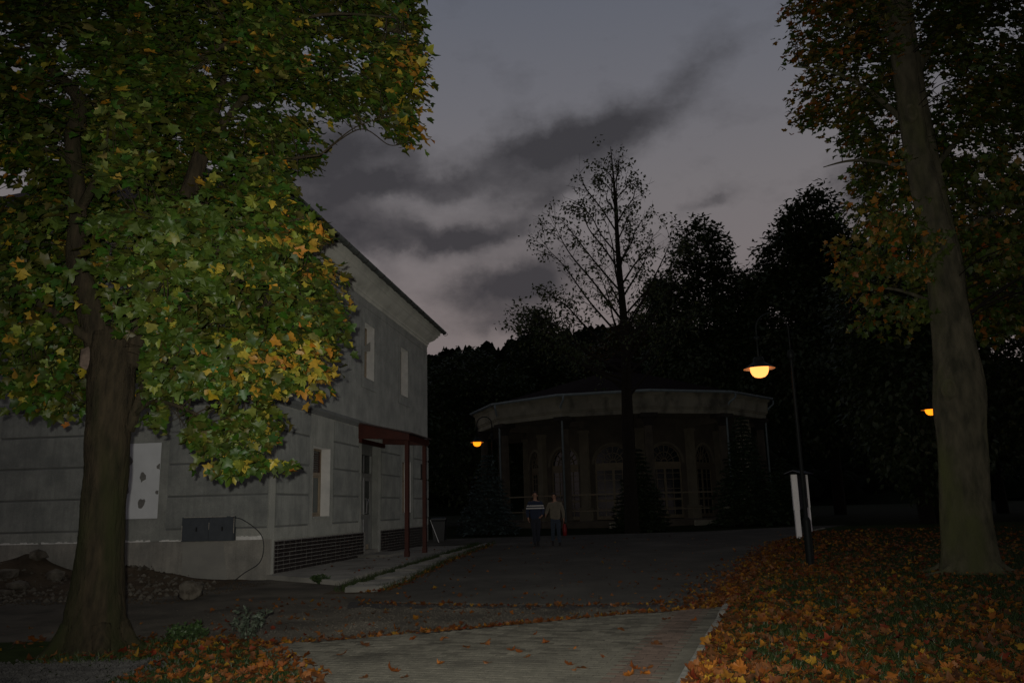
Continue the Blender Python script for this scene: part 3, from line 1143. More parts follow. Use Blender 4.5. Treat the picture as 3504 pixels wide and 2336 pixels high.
# ------------------------------------------------------------------ terrace, gutter slabs
tz = .11
ring = [FR(-.02, .0, tz), FR(-.1, .2, tz), FR(-.95, 1.4, tz), FR(-1.7, 2.42, tz - .02), FR(0, 2.46, tz), FR(2.3, 2.44, tz), FR(7.1, 2.36, tz), FR(14.7, 2.05, tz + .03), FR(18.5, 1.95, tz + .03), FR(18.5, -.5, tz + .03), FR(TL, 0, tz)]
n_ = len(ring)
mb = MB()
mb.add(ring + [(p[0], p[1], -.1) for p in ring], [tuple(range(n_))] + [((i + 1) % n_, i, n_ + i, n_ + (i + 1) % n_) for i in range(n_)])
tag(mb.build('pavement', 'concrete'), kind='structure')
gs = MB()
lft = lambda y: float(np.interp(y, [16.2, 18, 20.6, 24, 28, 32.5], [-3.35, -3.28, -2.98, -2.62, -2.02, -1.25]))
rgt = lambda y: float(np.interp(y, [16.2, 18, 20.6, 24, 28, 32.5], [-2.75, -2.45, -2.3, -2.06, -1.55, -.8]))
vv = []
ff = []
for i, y in enumerate(np.linspace(16.1, 32.5, 20)):
    vv += [(lft(y) - .35, y, float(hz(lft(y), y)) + .012), (rgt(y) + .1, y, float(hz(rgt(y), y)) + .012)]
    if i:
        ff.append((2 * i - 2, 2 * i - 1, 2 * i + 1, 2 * i))
sg = tag(mk('slab_strip', vv, ff, 'earth'), kind='structure')
y = 16.3
while y < 32:
    y2 = y + .62
    mb = MB()
    z = .075 + random.uniform(-.02, .02)
    pr = []
    for q, x in ((y + .015, 0), (y2 - .015, 0)):
        a, b = lft(q) + random.uniform(-.04, .04), rgt(q) + random.uniform(-.04, .04)
        pr.append((a, b, q))
    h0 = float(hz(-2, y))
    zz = [z + random.uniform(-.012, .012) for _ in range(4)]
    mb.hexa([(pr[0][0], pr[0][2], h0), (pr[0][1], pr[0][2], h0), (pr[1][1], pr[1][2], h0), (pr[1][0], pr[1][2], h0),
             (pr[0][0], pr[0][2], h0 + zz[0]), (pr[0][1], pr[0][2], h0 + zz[1]), (pr[1][1], pr[1][2], h0 + zz[2]), (pr[1][0], pr[1][2], h0 + zz[3])])
    mb.build('slab', 'concrete', sg)
    y = y2

# ------------------------------------------------------------------ earth dug out along the front, rubble
def hnoise(x, y, s=1.0, seed=0):
    v = 0
    for k, (fx, fy, a) in enumerate(((1.3, 1.7, 1), (2.9, 2.3, .5), (5.7, 6.1, .28), (11.3, 9.7, .16))):
        v = v + a * np.sin(fx * s * x + 1.3 * k + seed) * np.cos(fy * s * y + 2.1 * k + seed * .7)
    return v


S = np.linspace(-.3, 16, 110)
O = np.linspace(.0, 4.6, 46)
SS, OO = np.meshgrid(S, O)
ridge = .42 * np.exp(-((SS - 2.9) / 1.25) ** 2) + .62 * sstep(4.0, 5.6, SS) * (1 - .3 * np.sin(SS * 1.1) ** 2)
prof_ = np.exp(-((OO - 1.0 - .25 * np.sin(SS * .9)) / 1.1) ** 2)
Z = ridge * prof_ + .05 * sstep(4.6, 3.2, OO) + .055 * hnoise(SS * 2.4, OO * 2.4) * (ridge * prof_ + .12) * 2
Z = Z * sstep(-.3, .9, SS) * sstep(4.6, 3.6, OO) - .03
P = np.array([FL(s_, o_, z_) for s_, o_, z_ in zip(SS.ravel(), OO.ravel(), Z.ravel())])
nS = len(S)
Fq = np.array([(j * nS + i, j * nS + i + 1, (j + 1) * nS + i + 1, (j + 1) * nS + i) for j in range(len(O) - 1) for i in range(nS - 1)])
tag(mk('earth_heap', P, Fq, 'earth', None, True), 'low heap of dug brown earth along the foot of the house front', 'earth')


def rock_verts(r, flat=1.0, seed=0, sub=1):
    bm = bmesh.new()
    bmesh.ops.create_icosphere(bm, subdivisions=sub, radius=1)
    rg_ = np.random.default_rng(seed)
    k = rg_.normal(0, 1, (4, 3))
    v = []
    for q in bm.verts:
        p = np.array(q.co)
        d = 1 + .16 * math.sin(3 * p @ k[0] + 1) + .12 * math.sin(4 * p @ k[1]) + rg_.uniform(-.07, .07)
        v.append(p * d * r * np.array([1, .8, flat]))
    f = [tuple(x.index for x in q.verts) for q in bm.faces]
    bm.free()
    return np.array(v), f


def heap_z(s_, o_):
    i = int(np.clip(np.searchsorted(S, s_), 1, nS - 1))
    j = int(np.clip(np.searchsorted(O, o_), 1, len(O) - 1))
    return float(Z[j, i])


bx, by = -6.12, 15.95
v, f = rock_verts(.23, .8, 3, 2)
tag(mk('boulder', v + (bx, by, .15), f, 'rubble', None, True), 'pale rounded boulder on the road edge below the earth heap', 'boulder')
rub = [(5.45, 1.7, .30, .55, 'broken concrete chunk on top of the earth heap left of the tree'), (4.75, 2.1, .27, .42, 'flat broken slab on the earth heap close beside the trunk'),
       (5.45, 2.7, .29, .45, 'broken stone slab low on the earth heap at the left picture edge'), (4.5, 1.3, .22, .7, 'dark stone near the wall on the earth heap'),
       (4.85, 3.1, .25, .35, 'flat stone at the foot of the earth heap left of the trunk'), (4.25, 3.2, .2, .45, 'small stone at the foot of the earth heap beside the trunk'),
       (5.3, .9, .25, .6, 'earth-stained block against the house plinth at far left'), (.8, 1.7, .16, .35, 'thin broken slab on the ground below the hose end'),
       (.2, 2.2, .10, .5, 'small stone on the ground before the house corner'), (2.1, 2.4, .12, .6, 'small stone on the earth heap above the pale boulder')]
for i, (s_, o_, r, fl_, lb) in enumerate(rub):
    v, f = rock_verts(r, fl_, 20 + i, 1)
    p = FL(s_, o_, heap_z(s_, o_) + r * fl_ * .45)
    tag(mk('rubble_stone', v + np.array(p), f, 'rubble'), lb, 'stone', 'rubble on the earth heap')

# ------------------------------------------------------------------ leaves
def leaf_template(kind):
    if kind == 'maple':
        half = [(.04, .0), (.28, -.09), (.34, .05), (.50, .08), (.43, .25), (.63, .44), (.49, .50), (.43, .64), (.25, .58), (.27, .80), (.12, .83)]
        out = half + [(0, 1.02)] + [(-x, y) for x, y in reversed(half)]
    elif kind == 'maple_low':
        half = [(.05, .0), (.40, .0), (.34, .20), (.60, .46), (.27, .53), (.20, .78)]
        out = half + [(0, 1.0)] + [(-x, y) for x, y in reversed(half)]
    else:
        out = [(0, 0), (.24, .3), (.2, .65), (0, 1), (-.2, .65), (-.24, .3)]
    v = [(0, .42, 0)] + [(x, y, 0) for x, y in out]
    n = len(out)
    f = [(0, 1 + i, 1 + (i + 1) % n) for i in range(n)]
    v = np.array(v, float)
    return v, np.array(f)


LT = {k: leaf_template(k) for k in ('maple', 'maple_low', 'oval')}


def unit(a):
    return a / np.maximum(np.linalg.norm(a, axis=-1, keepdims=True), 1e-9)


def leaf_arrays(kind, P, Nm, D, size, cols, rg_, curl=.45):
    tv, tf = LT[kind]
    n, k = len(P), len(tv)
    Nm = unit(Nm)
    D = unit(D - Nm * np.sum(D * Nm, -1, keepdims=True))
    X = np.cross(D, Nm)
    cu = rg_.normal(0, curl, n)[:, None]
    fo_ = rg_.normal(.20, .18, n)[:, None]
    x, y = tv[None, :, 0], tv[None, :, 1]
    z = cu * (y - .4) ** 2 * 1.6 + fo_ * np.abs(x) + rg_.normal(0, .04, (n, k))
    w3 = (x[..., None] * X[:, None] + y[..., None] * D[:, None] + z[..., None] * Nm[:, None]) * size[:, None, None] + P[:, None]
    F = (tf[None] + (np.arange(n) * k)[:, None, None]).reshape(-1, 3)
    C = np.repeat(cols, k, axis=0)
    return w3.reshape(-1, 3), F, C


VARIANT = {}


def leaf_variant(kind, j, col, curl, material):
    key = (kind, j, material)
    if key not in VARIANT:
        r_ = np.random.default_rng(100 + j)
        v, f, c = leaf_arrays(kind, np.zeros((1, 3)), np.array([[0, 0, 1.]]), np.array([[0, 1., 0]]), np.ones(1), np.array([col]), r_, curl)
        me_ = bpy.data.meshes.new('leaf')
        me_.from_pydata(v.tolist(), [], f.tolist())
        ca = me_.color_attributes.new('Col', 'FLOAT_COLOR', 'POINT')
        c4 = np.ones((len(v), 4), dtype=np.float32)
        c4[:, :3] = c
        ca.data.foreach_set('color', c4.ravel())
        me_.materials.append(MATS[material])
        VARIANT[key] = me_
    return VARIANT[key]


def leaf_matrix(p, nm, d, size):
    nm = Vector(nm).normalized()
    d = Vector(d)
    d = (d - nm * d.dot(nm)).normalized()
    x = d.cross(nm)
    m_ = Matrix((x, d, nm)).transposed().to_4x4()
    return Matrix.Translation(p) @ m_ @ Matrix.Diagonal((size, size, size, 1))


def in_poly(px, pz, poly):
    poly = np.array(poly)
    x0, z0 = poly[:, 0], poly[:, 1]
    x1, z1 = np.roll(x0, -1), np.roll(z0, -1)
    c = ((z0 > pz[:, None]) != (z1 > pz[:, None])) & (px[:, None] < (x1 - x0) * (pz[:, None] - z0) / (z1 - z0 + 1e-12) + x0)
    return c.sum(1) % 2 == 1


def edge_dist(px, pz, poly):
    poly = np.array(poly)
    a = poly
    b = np.roll(poly, -1, axis=0)
    p = np.stack([px, pz], 1)[:, None]
    ab = b - a
    t_ = np.clip(((p - a) * ab).sum(-1) / ((ab ** 2).sum(-1) + 1e-12), 0, 1)
    return np.linalg.norm(p - (a + ab * t_[..., None]), axis=-1).min(1)


def sample_outline(poly, yc, depth, n, rg_, soft=1.2, slope=0.0):
    """points through a crown whose outline is `poly` (x,z at y=yc), as deep as it is wide"""
    poly = np.array(poly)
    out = []
    lo, hi = poly.min(0), poly.max(0)
    while sum(len(o) for o in out) < n:
        q = rg_.uniform(lo, hi, (n * 2, 2))
        q = q[in_poly(q[:, 0], q[:, 1], poly)]
        ed = edge_dist(q[:, 0], q[:, 1], poly)
        k = np.clip(ed / soft, 0, 1)
        hd = depth * np.sqrt(1 - (1 - k) ** 2) + .15
        u_ = rg_.uniform(-1, 1, len(q))
        u_ = np.sign(u_) * np.abs(u_) ** .6
        out.append(np.stack([q[:, 0], yc + u_ * hd + slope * (q[:, 0] - lo[0]), q[:, 1]], 1))
    return np.concatenate(out)[:n]


def clumped(centres, per, r_, rg_, origin, flat=.3, droop=.35):
    """sprays spread over drooping, layered fans of foliage, so that the crown keeps dark gaps between them"""
    n = len(centres)
    outw = centres - np.array(origin)
    outw[:, 2] *= .3
    outw = unit(outw)
    nm = unit(np.array([0, 0, 1.]) + outw * droop + rg_.normal(0, .18, (n, 3)))
    a = unit(np.cross(nm, rg_.normal(0, 1, (n, 3))))
    b = np.cross(nm, a)
    q = rg_.uniform(0, 2 * math.pi, (n, per))
    rr = r_ * np.sqrt(rg_.uniform(0, 1, (n, per))) * rg_.uniform(.6, 1.25, (n, 1))
    h = rg_.uniform(-1, 1, (n, per)) * r_ * flat * .5
    P = centres[:, None] + a[:, None] * (np.cos(q) * rr)[..., None] + b[:, None] * (np.sin(q) * rr)[..., None] + nm[:, None] * h[..., None]
    return P.reshape(-1, 3)


def spline(pts, n=5):
    pts = [np.array(p, float) for p in pts]
    out = []
    for i in range(len(pts) - 1):
        p0, p1, p2, p3 = (pts[max(0, min(len(pts) - 1, j))] for j in (i - 1, i, i + 1, i + 2))
        for q in np.linspace(0, 1, n + 1)[:-1]:
            out.append(.5 * ((2 * p1) + (-p0 + p2) * q + (2 * p0 - 5 * p1 + 4 * p2 - p3) * q * q + (-p0 + 3 * p1 - 3 * p2 + p3) * q ** 3))
    out.append(pts[-1])
    return out


def bark_tube(mb, pts, rads, sides=12, rough=.05, seed=0, n=5, ridge=0.0, ridges=17):
    P_ = spline([list(p) + [r] for p, r in zip(pts, rads)], n)
    c = [p[:3] for p in P_]
    r = [max(p[3], .003) for p in P_]
    n0 = len(mb.v)
    mb.tube(c, r, sides)
    if rough:
        for i in range(n0, len(mb.v)):
            ring = (i - n0) // sides
            ctr = np.array(c[min(ring, len(c) - 1)])
            v = np.array(mb.v[i])
            k = (i - n0) % sides
            s_ = 1 + rough * (math.sin(3 * k * 2 * math.pi / sides + ring * .35 + seed) + .7 * math.sin(5 * k * 2 * math.pi / sides - ring * .5 + seed * 2) + .5 * math.sin(ring * 1.9 + k * 2.2))
            if ridge:      # long bark plates with furrows between them
                th_ = k * 2 * math.pi / sides
                w_ = ridges * th_ * .5 + 1.1 * math.sin(ring * .11 + 2 * th_ + seed) + .6 * math.sin(ring * .29 + 5 * th_)
                s_ += ridge * (abs(math.sin(w_)) ** .6 - .6) * (.7 + .3 * math.sin(ring * .55 + 7 * th_)) + ridge * .5 * math.sin(ring * 2.3 + k * 3.7)
            mb.v[i] = tuple(ctr + (v - ctr) * s_)
    return c, r


def grow_twigs(mb, limbs, sprays, hubs_n, rg_, sag=.25, rtwig=.006, rhub=.022, maxd=9.0, sides=4, tmax=.75):
    """secondary branches from the limbs to hubs inside the foliage, twigs from those to every spray"""
    nodes = np.array([p for l in limbs for p in l])
    hubs = sprays[rg_.choice(len(sprays), min(hubs_n, len(sprays)), replace=False)]
    net = [nodes]
    for h in hubs:
        low = nodes[:, 2] < h[2] + .6
        nd = nodes[low] if low.any() else nodes
        d = np.linalg.norm(nd - h, axis=1) + .5 * np.abs(nd[:, 2] - (h[2] - .4 * np.linalg.norm(nd[:, :2] - h[:2], axis=1)))
        s_ = nd[np.argmin(d)]
        L = np.linalg.norm(h - s_)
        if L > maxd or L < .2:
            continue
        m1 = s_ + (h - s_) * .4 + np.array([0, 0, sag * L * .5]) + rg_.normal(0, .05 * L, 3)
        m2 = s_ + (h - s_) * .75 + np.array([0, 0, sag * L * .35]) + rg_.normal(0, .05 * L, 3)
        path = spline([s_, m1, m2, h], 9)
        rr = np.linspace(rhub * (.5 + .25 * L), rtwig * 1.3, len(path))
        mb.tube(path, list(rr), 5, cap=False)
        net.append(np.array(path[8:]))
    net = np.concatenate(net)
    base = np.zeros_like(sprays)
    for i, s_ in enumerate(sprays):
        j = np.argmin(np.linalg.norm(net - s_, axis=1) * rg_.uniform(.75, 1.25, len(net)))
        base[i] = net[j]
        L = np.linalg.norm(s_ - net[j])
        if .05 < L < tmax:
            mid = (s_ + net[j]) / 2 + np.array([0, 0, sag * L * .3]) + rg_.normal(0, .06 * L, 3)
            mb.tube([net[j], mid, s_], [rtwig * 1.3, rtwig, rtwig * .6], 3 if sides < 4 else sides, cap=False)
    return base


def spray_leaves(sprays, base, per, spread, size, rg_, centre, colf, droop=.35, face=None, up=.8):
    n = len(sprays) * per
    P_ = np.repeat(sprays, per, 0) + np.clip(rg_.normal(0, 1, (n, 3)), -1.8, 1.8) * np.array(spread)
    outw = unit(P_ - np.array(centre))
    Nm = outw * .45 + np.array([0, 0, up]) + rg_.normal(0, .42, (n, 3))
    if face is not None:
        Nm = Nm + np.array(face)
    D = outw * .7 + np.array([0, 0, -droop]) + rg_.normal(0, .55, (n, 3))
    sz = rg_.uniform(size[0], size[1], n)
    return P_, Nm, D, sz, colf(P_, n)


# ------------------------------------------------------------------ maple on the left
rt = np.random.default_rng(21)
TX, TY = -4.9, 9.9
mapleL = thing('maple_tree', (TX, TY, 0), 'big green and yellow maple in front of the grey house', 'tree')
mb = MB()
limbs = []
trunk_p = [(TX + .02, TY, -.25), (TX + .01, TY, .0), (TX, TY, .35), (TX - .0, TY, 1.2), (TX - .0, TY, 2.0), (TX - .01, TY, 2.75), (TX - .02, TY, 3.3), (TX - .03, TY, 3.75)]
c, r = bark_tube(mb, trunk_p, [.56, .45, .335, .252, .245, .256, .268, .24], 84, .020, 1, 16, .030, 34)
limbs.append(c[58:])
LB = [([(-5.02, 9.92, 3.4), (-5.22, 9.85, 4.1), (-5.40, 9.75, 4.7), (-5.40, 9.7, 5.4), (-5.55, 9.7, 6.3), (-5.50, 9.75, 6.8), (-6.1, 9.9, 7.5), (-6.6, 10.1, 8.6), (-6.9, 10.3, 10.2)], [.19, .16, .115, .098, .09, .085, .08, .06, .03]),
      ([(-4.75, 9.95, 3.35), (-4.62, 10.05, 4.0), (-4.55, 10.3, 4.9), (-4.40, 10.7, 6.0), (-4.2, 10.9, 7.4), (-4.0, 11.0, 9.2), (-3.9, 11.0, 10.8)], [.18, .15, .14, .12, .10, .07, .03]),
      ([(-4.66, 9.9, 2.55), (-4.42, 9.75, 3.1), (-4.15, 9.6, 3.7), (-3.7, 9.4, 4.3), (-3.0, 9.2, 4.75), (-2.4, 9.1, 4.9)], [.07, .055, .05, .04, .026, .012]),
      ([(-5.38, 9.72, 5.3), (-5.0, 9.4, 5.65), (-4.6, 9.2, 6.2), (-4.0, 9.0, 6.7), (-3.2, 8.9, 7.1), (-2.2, 8.9, 7.4), (-1.3, 9.0, 7.4)], [.06, .05, .045, .036, .028, .018, .01]),
      ([(-4.5, 10.4, 5.2), (-3.8, 10.2, 5.7), (-3.0, 10.0, 6.0), (-2.4, 9.8, 6.0)], [.07, .05, .03, .012]),
      ([(-4.6, 9.85, 2.7), (-4.25, 9.6, 2.85), (-3.8, 9.5, 2.72), (-3.3, 9.4, 2.45), (-2.95, 9.3, 2.15)], [.03, .025, .02, .014, .008]),
      ([(-5.1, 9.8, 3.6), (-5.7, 9.4, 4.1), (-6.4, 9.0, 4.5), (-7.2, 8.9, 4.7)], [.06, .045, .03, .012]),
      ([(-4.3, 10.8, 6.6), (-3.4, 10.6, 7.6), (-2.4, 10.3, 8.2), (-1.4, 10.1, 8.3)], [.06, .045, .03, .012]),
      ([(-5.0, 10.1, 3.4), (-5.6, 10.7, 3.8), (-6.2, 11.0, 3.7), (-6.6, 11.2, 3.3)], [.05, .04, .025, .01])]
for i, (p, rr) in enumerate(LB):
    c, r = bark_tube(mb, p, rr, 9, .03, i)
    limbs.append(c)
# roots flare
for k, a_ in enumerate((-2.3, -.9, .1, 3.0, 1.6)):
    bark_tube(mb, [(TX + .26 * math.cos(a_), TY + .26 * math.sin(a_), .30), (TX + .44 * math.cos(a_), TY + .44 * math.sin(a_), .07), (TX + .72 * math.cos(a_), TY + .72 * math.sin(a_), -.06)], [.13, .09, .03], 8, .05, k)
tk = mb.build('trunk', 'bark_near', mapleL, True)
mb = MB()
sc_c = np.array((-5.09, 9.72, 3.40))
n_ = 14
v = [tuple(sc_c + np.array((-.045 * math.cos(q) * 1.3 - .02, -.06 + .05 * math.cos(q), .145 * math.sin(q)))) for q in np.linspace(0, 2 * math.pi, n_, endpoint=False)]
v += [tuple(sc_c + np.array((-.08 - .03 * math.cos(q), -.10 + .02 * math.cos(q), .10 * math.sin(q)))) for q in np.linspace(0, 2 * math.pi, n_, endpoint=False)]
mb.add(v, [(k, (k + 1) % n_, n_ + (k + 1) % n_, n_ + k) for k in range(n_)] + [tuple(range(n_, 2 * n_))])
mb.build('pruning_scar', 'scar_wood', tk, True)

OUT_L = [(-8.6, 11.6), (-6.5, 12.0), (-4.0, 11.8), (-2.0, 10.6), (-1.05, 9.2), (-.92, 7.9), (-.98, 6.55), (-1.2, 6.5), (-1.35, 7.0), (-1.75, 7.15), (-2.2, 6.6), (-2.78, 6.25), (-2.75, 5.85), (-2.40, 5.5),
         (-2.5, 5.1), (-2.2, 4.9), (-2.3, 4.45), (-2.06, 4.05), (-2.2, 3.6), (-2.02, 3.1), (-2.2, 2.85), (-2.9, 3.0), (-3.05, 2.82), (-2.8, 2.45), (-2.72, 1.86), (-3.25, 1.75), (-3.6, 1.9),
         (-4.0, 2.1), (-4.2, 2.5), (-4.4, 2.3), (-4.55, 2.55), (-4.62, 3.2), (-5.0, 3.3), (-5.3, 3.1), (-5.35, 2.6), (-5.65, 2.55), (-5.75, 3.0), (-6.0, 3.2), (-6.3, 3.7), (-6.8, 3.9), (-8.6, 4.1)]
OUT_L = [(x - .28 * float(sstep(-3.6, -1.2, x)), z + (.28 * float(sstep(3.0, 2.2, z)) if -4.3 < x < -2 else 0)) for x, z in OUT_L]
cen = sample_outline([(-7.7, 9.2), (-1.5, 9.2)] + OUT_L[5:-2] + [(-6.8, 3.9), (-7.7, 4.0)], 10.0, 1.6, 640, rt, 1.2)
cen = np.concatenate([cen, sample_outline(OUT_L[:6] + [(-1.2, 8.9), (-7.4, 8.9), (-7.5, 4.2), (-8.6, 4.1)], 9.9, 1.9, 110, rt, 1.2)])
spr = clumped(cen, 7, .33, rt, (-4.9, 10.3, 4.6), .35, .5)
keep_ = in_poly(spr[:, 0], spr[:, 2], OUT_L) | (rt.uniform(0, 1, len(spr)) < .15)
spr = spr[keep_]
low = spr[:, 2] < 3.0
spr[low, 1] = 9.6 + (spr[low, 1] - 9.75) * .45
# keep the bare fork and trunk free
free = ~((np.abs(spr[:, 0] + 4.95) < .38) & (spr[:, 2] < 3.9) & (spr[:, 1] < 9.9))
free &= ~((np.hypot(spr[:, 0] + 5.38, (spr[:, 2] - 4.7) * .25) < .20) & (spr[:, 1] < 9.7))
spr = spr[free]
mb = MB()
base = grow_twigs(mb, limbs, spr, 230, rt, sag=.15, rtwig=.0042, rhub=.011)
tag(mb.build('twigs', 'bark_near', mapleL), kind='stuff')


def col_left(P_, n):
    r_ = rt.uniform(0, 1, n)
    g0 = np.stack([rt.uniform(.027, .066, n), rt.uniform(.048, .092, n), rt.uniform(.005, .013, n)], 1)
    yel = np.stack([rt.uniform(.25, .37, n), rt.uniform(.19, .27, n), rt.uniform(.018, .04, n)], 1)
    yg = np.stack([rt.uniform(.11, .19, n), rt.uniform(.14, .21, n), rt.uniform(.025, .05, n)], 1)
    org_ = np.stack([rt.uniform(.28, .40, n), rt.uniform(.13, .20, n), rt.uniform(.012, .03, n)], 1)
    x, z = P_[:, 0], P_[:, 2]
    hot = np.exp(-(((x + 2.55) / .62) ** 2 + ((z - 3.25) / .36) ** 2)) + .9 * np.exp(-(((x + 2.3) / .32) ** 2 + ((z - 4.65) / .32) ** 2)) \
        + .75 * np.exp(-(((x + 1.05) / .4) ** 2 + ((z - 7.0) / .7) ** 2)) + .45 * np.exp(-(((x + 2.3) / .35) ** 2 + ((z - 5.5) / .3) ** 2)) \
        + .12 * np.exp(-(((x + 3.0) / .5) ** 2 + ((z - 2.1) / .4) ** 2)) + .12 * np.exp(-((x + 6.2) / 1.0) ** 2 - ((z - 4.6) / 1.2) ** 2)
    edge_ = sstep(-2.6, -1.6, x) * .35
    p_y = .030 + .62 * np.clip(hot, 0, 1)
    p_o = .006 + .34 * np.clip(hot, 0, 1) * (.4 + edge_)
    col = g0
    col = np.where((r_ < p_y + .10)[:, None], yg, col)
    col = np.where((r_ < p_y)[:, None], yel, col)
    col = np.where((r_ < p_o)[:, None], org_, col)
    return col


lv = spray_leaves(spr, base, 15, (.12, .12, .07), (.06, .165), rt, (-4.9, 10.6, 5.0), col_left, .45, face=(.1, -.30, 0))
P_, Nm, D, sz, cl = lv
qx = P_[:, 0] * 9.8 / P_[:, 1]
qz = 1.5 + (P_[:, 2] - 1.5) * 9.8 / P_[:, 1]
lx = np.interp(qz, [3.4, 4.1, 4.7, 5.4, 6.3, 6.8, 7.5], [-5.02, -5.22, -5.40, -5.40, -5.55, -5.50, -6.1])
ok = ~((np.abs(qx - TX) < .42) & (qz < 3.72) & (P_[:, 1] < 10.0))
ok &= ~((np.abs(qx - lx) < .20) & (qz > 3.3) & (qz < 7.3) & (P_[:, 1] < 9.8) & (rt.uniform(0, 1, len(P_)) < .9))
ok &= ~((qx > -4.2) & (qx < -2.5) & (qz > 2.15) & (qz < 2.95) & (hnoise(qx * 2.2, qz * 2.6, 1, 2) > -.15))
P_, Nm, D, sz, cl = P_[ok], Nm[ok], D[ok], sz[ok], cl[ok]
dist = np.linalg.norm(P_ - np.array([0, 0, 1.5]), axis=1)
vis = (P_[:, 2] < 7.6) & (P_[:, 0] > -6.2)
order = np.argsort(np.where(vis, dist / sz * .15 + .6 * dist, 99))
big, small = order[:300], order[300:]
v, f, c = leaf_arrays('maple_low', P_[small], Nm[small], D[small], sz[small], cl[small], rt)
crown = tag(mk('crown', v, f, 'leaf', mapleL, cols=c), kind='stuff')
PAL_L = [(.050, .080, .010), (.038, .064, .008), (.062, .096, .013), (.14, .160, .02), (.31, .235, .03), (.34, .165, .018)]


def nearest_pal(c_, pal):
    return int(np.argmin([np.sum((np.array(q) - c_) ** 2) for q in pal]))


def add_leaf_objects(idx, P_, Nm, D, sz, cl, pal, parent, tagname, off, name='leaf', material='leaf', kind='maple'):
    for i in idx:
        j = nearest_pal(cl[i], pal)
        o = mk(name, None, None, None, parent, mesh=leaf_variant(kind, tagname * 20 + j * 2 + int(i) % 2, pal[j], .45, material))
        o.matrix_local = leaf_matrix(Vector(P_[i]) - off, Nm[i], D[i], float(sz[i]))


add_leaf_objects(big, P_, Nm, D, sz, cl, PAL_L, crown, 1, OFF[mapleL.name])

# ------------------------------------------------------------------ tall maple on the right
RX, RY = 8.9, 16.6
z0 = float(hz(RX, RY))
mapleR = thing('maple_tree', (RX, RY, z0), 'tall maple with bare grey trunk standing on the leaf-strewn lawn', 'tree')
mb = MB()
limbs = []
tp = [(8.84, RY, z0 - .3), (8.84, RY, z0 + .02), (8.86, RY, z0 + .45), (8.90, RY, 1.4), (9.0, RY, 2.7), (9.08, RY, 3.55), (9.10, RY, 4.6), (9.10, RY, 5.4), (9.10, RY, 6.2), (8.98, RY, 7.6), (8.84, RY, 9.4), (8.83, RY, 12.3), (8.7, RY, 15), (8.6, RY, 17)]
c, r = bark_tube(mb, tp, [.66, .58, .50, .455, .455, .49, .40, .365, .34, .29, .25, .235, .14, .04], 72, .02, 4, 8, .014, 30)
limbs.append(c[60:])
LR = [([(9.25, 16.75, 5.0), (9.5, 17.0, 6.3), (9.45, 17.1, 7.6), (9.35, 17.1, 9.2), (9.3, 17.1, 11.0), (9.4, 17.2, 13.5), (9.4, 17.2, 16)], [.26, .25, .235, .22, .19, .12, .04]),
      ([(8.9, 16.7, 9.4), (8.2, 17.0, 10.5), (7.4, 17.0, 11.0), (6.5, 16.9, 11.1)], [.07, .05, .03, .012]),
      ([(8.75, 16.9, 8.6), (8.3, 17.3, 8.95), (7.8, 17.6, 9.1), (7.3, 17.8, 9.05)], [.05, .04, .028, .010]),
      ([(9.3, 17.0, 8.5), (10.4, 17.0, 9.6), (11.6, 16.8, 10.2), (12.8, 16.6, 10.3)], [.06, .05, .035, .015]),
      ([(9.4, 17.0, 6.8), (10.6, 17.5, 7.6), (12.0, 17.8, 8.0), (13.2, 18.0, 7.8)], [.06, .05, .035, .015]),
      ([(8.85, 16.5, 11.0), (7.9, 16.2, 12.4), (7.0, 16.0, 13.0)], [.11, .06, .02]),
      ([(9.35, 17.1, 11.0), (10.5, 17.2, 12.6), (12.0, 17.2, 13.2)], [.12, .07, .02]),
      ([(9.0, 17.0, 5.6), (8.6, 17.8, 6.1), (8.2, 18.2, 6.2), (7.9, 18.3, 5.9)], [.04, .032, .02, .01])]
for i, (p, rr) in enumerate(LR):
    c, r = bark_tube(mb, p, rr, 10, .03, i + 3)
    limbs.append(c)
for k, (a_, L_) in enumerate(((3.5, 1.3), (-.5, .9), (-1.2, .8), (2.4, .9))):
    bark_tube(mb, [(8.85 + .36 * math.cos(a_), RY + .36 * math.sin(a_), z0 + .22), (8.85 + .62 * math.cos(a_), RY + .62 * math.sin(a_), z0 + .06), (8.85 + L_ * math.cos(a_), RY + L_ * math.sin(a_), z0 + .0), (8.85 + (L_ + .4) * math.cos(a_), RY + (L_ + .4) * math.sin(a_), z0 - .06)], [.17, .10, .06, .03], 8, .06, k)
tk = mb.build('trunk', 'bark_grey', mapleR, True)
for (x, z, rr) in ((8.68, 9.62, .13), (8.80, 6.42, .10), (8.66, 3.62, .12)):
    mb = MB()
    n_ = 14
    ctr = np.array((x + .04, RY - .24 if z > 5 else RY - .36, z))
    v = []
    for s_, d_ in ((1.5, .06), (1.25, -.05), (.9, -.07), (.75, -.02)):
        v += [tuple(ctr + np.array((rr * s_ * .8 * math.cos(q), d_, rr * s_ * 1.25 * math.sin(q)))) for q in np.linspace(0, 2 * math.pi, n_, endpoint=False)]
    mb.add(v, [(j * n_ + k, j * n_ + (k + 1) % n_, (j + 1) * n_ + (k + 1) % n_, (j + 1) * n_ + k) for j in range(3) for k in range(n_)] + [tuple(range(3 * n_, 4 * n_))])
    mb.build('branch_scar', 'bark_grey', tk, True)
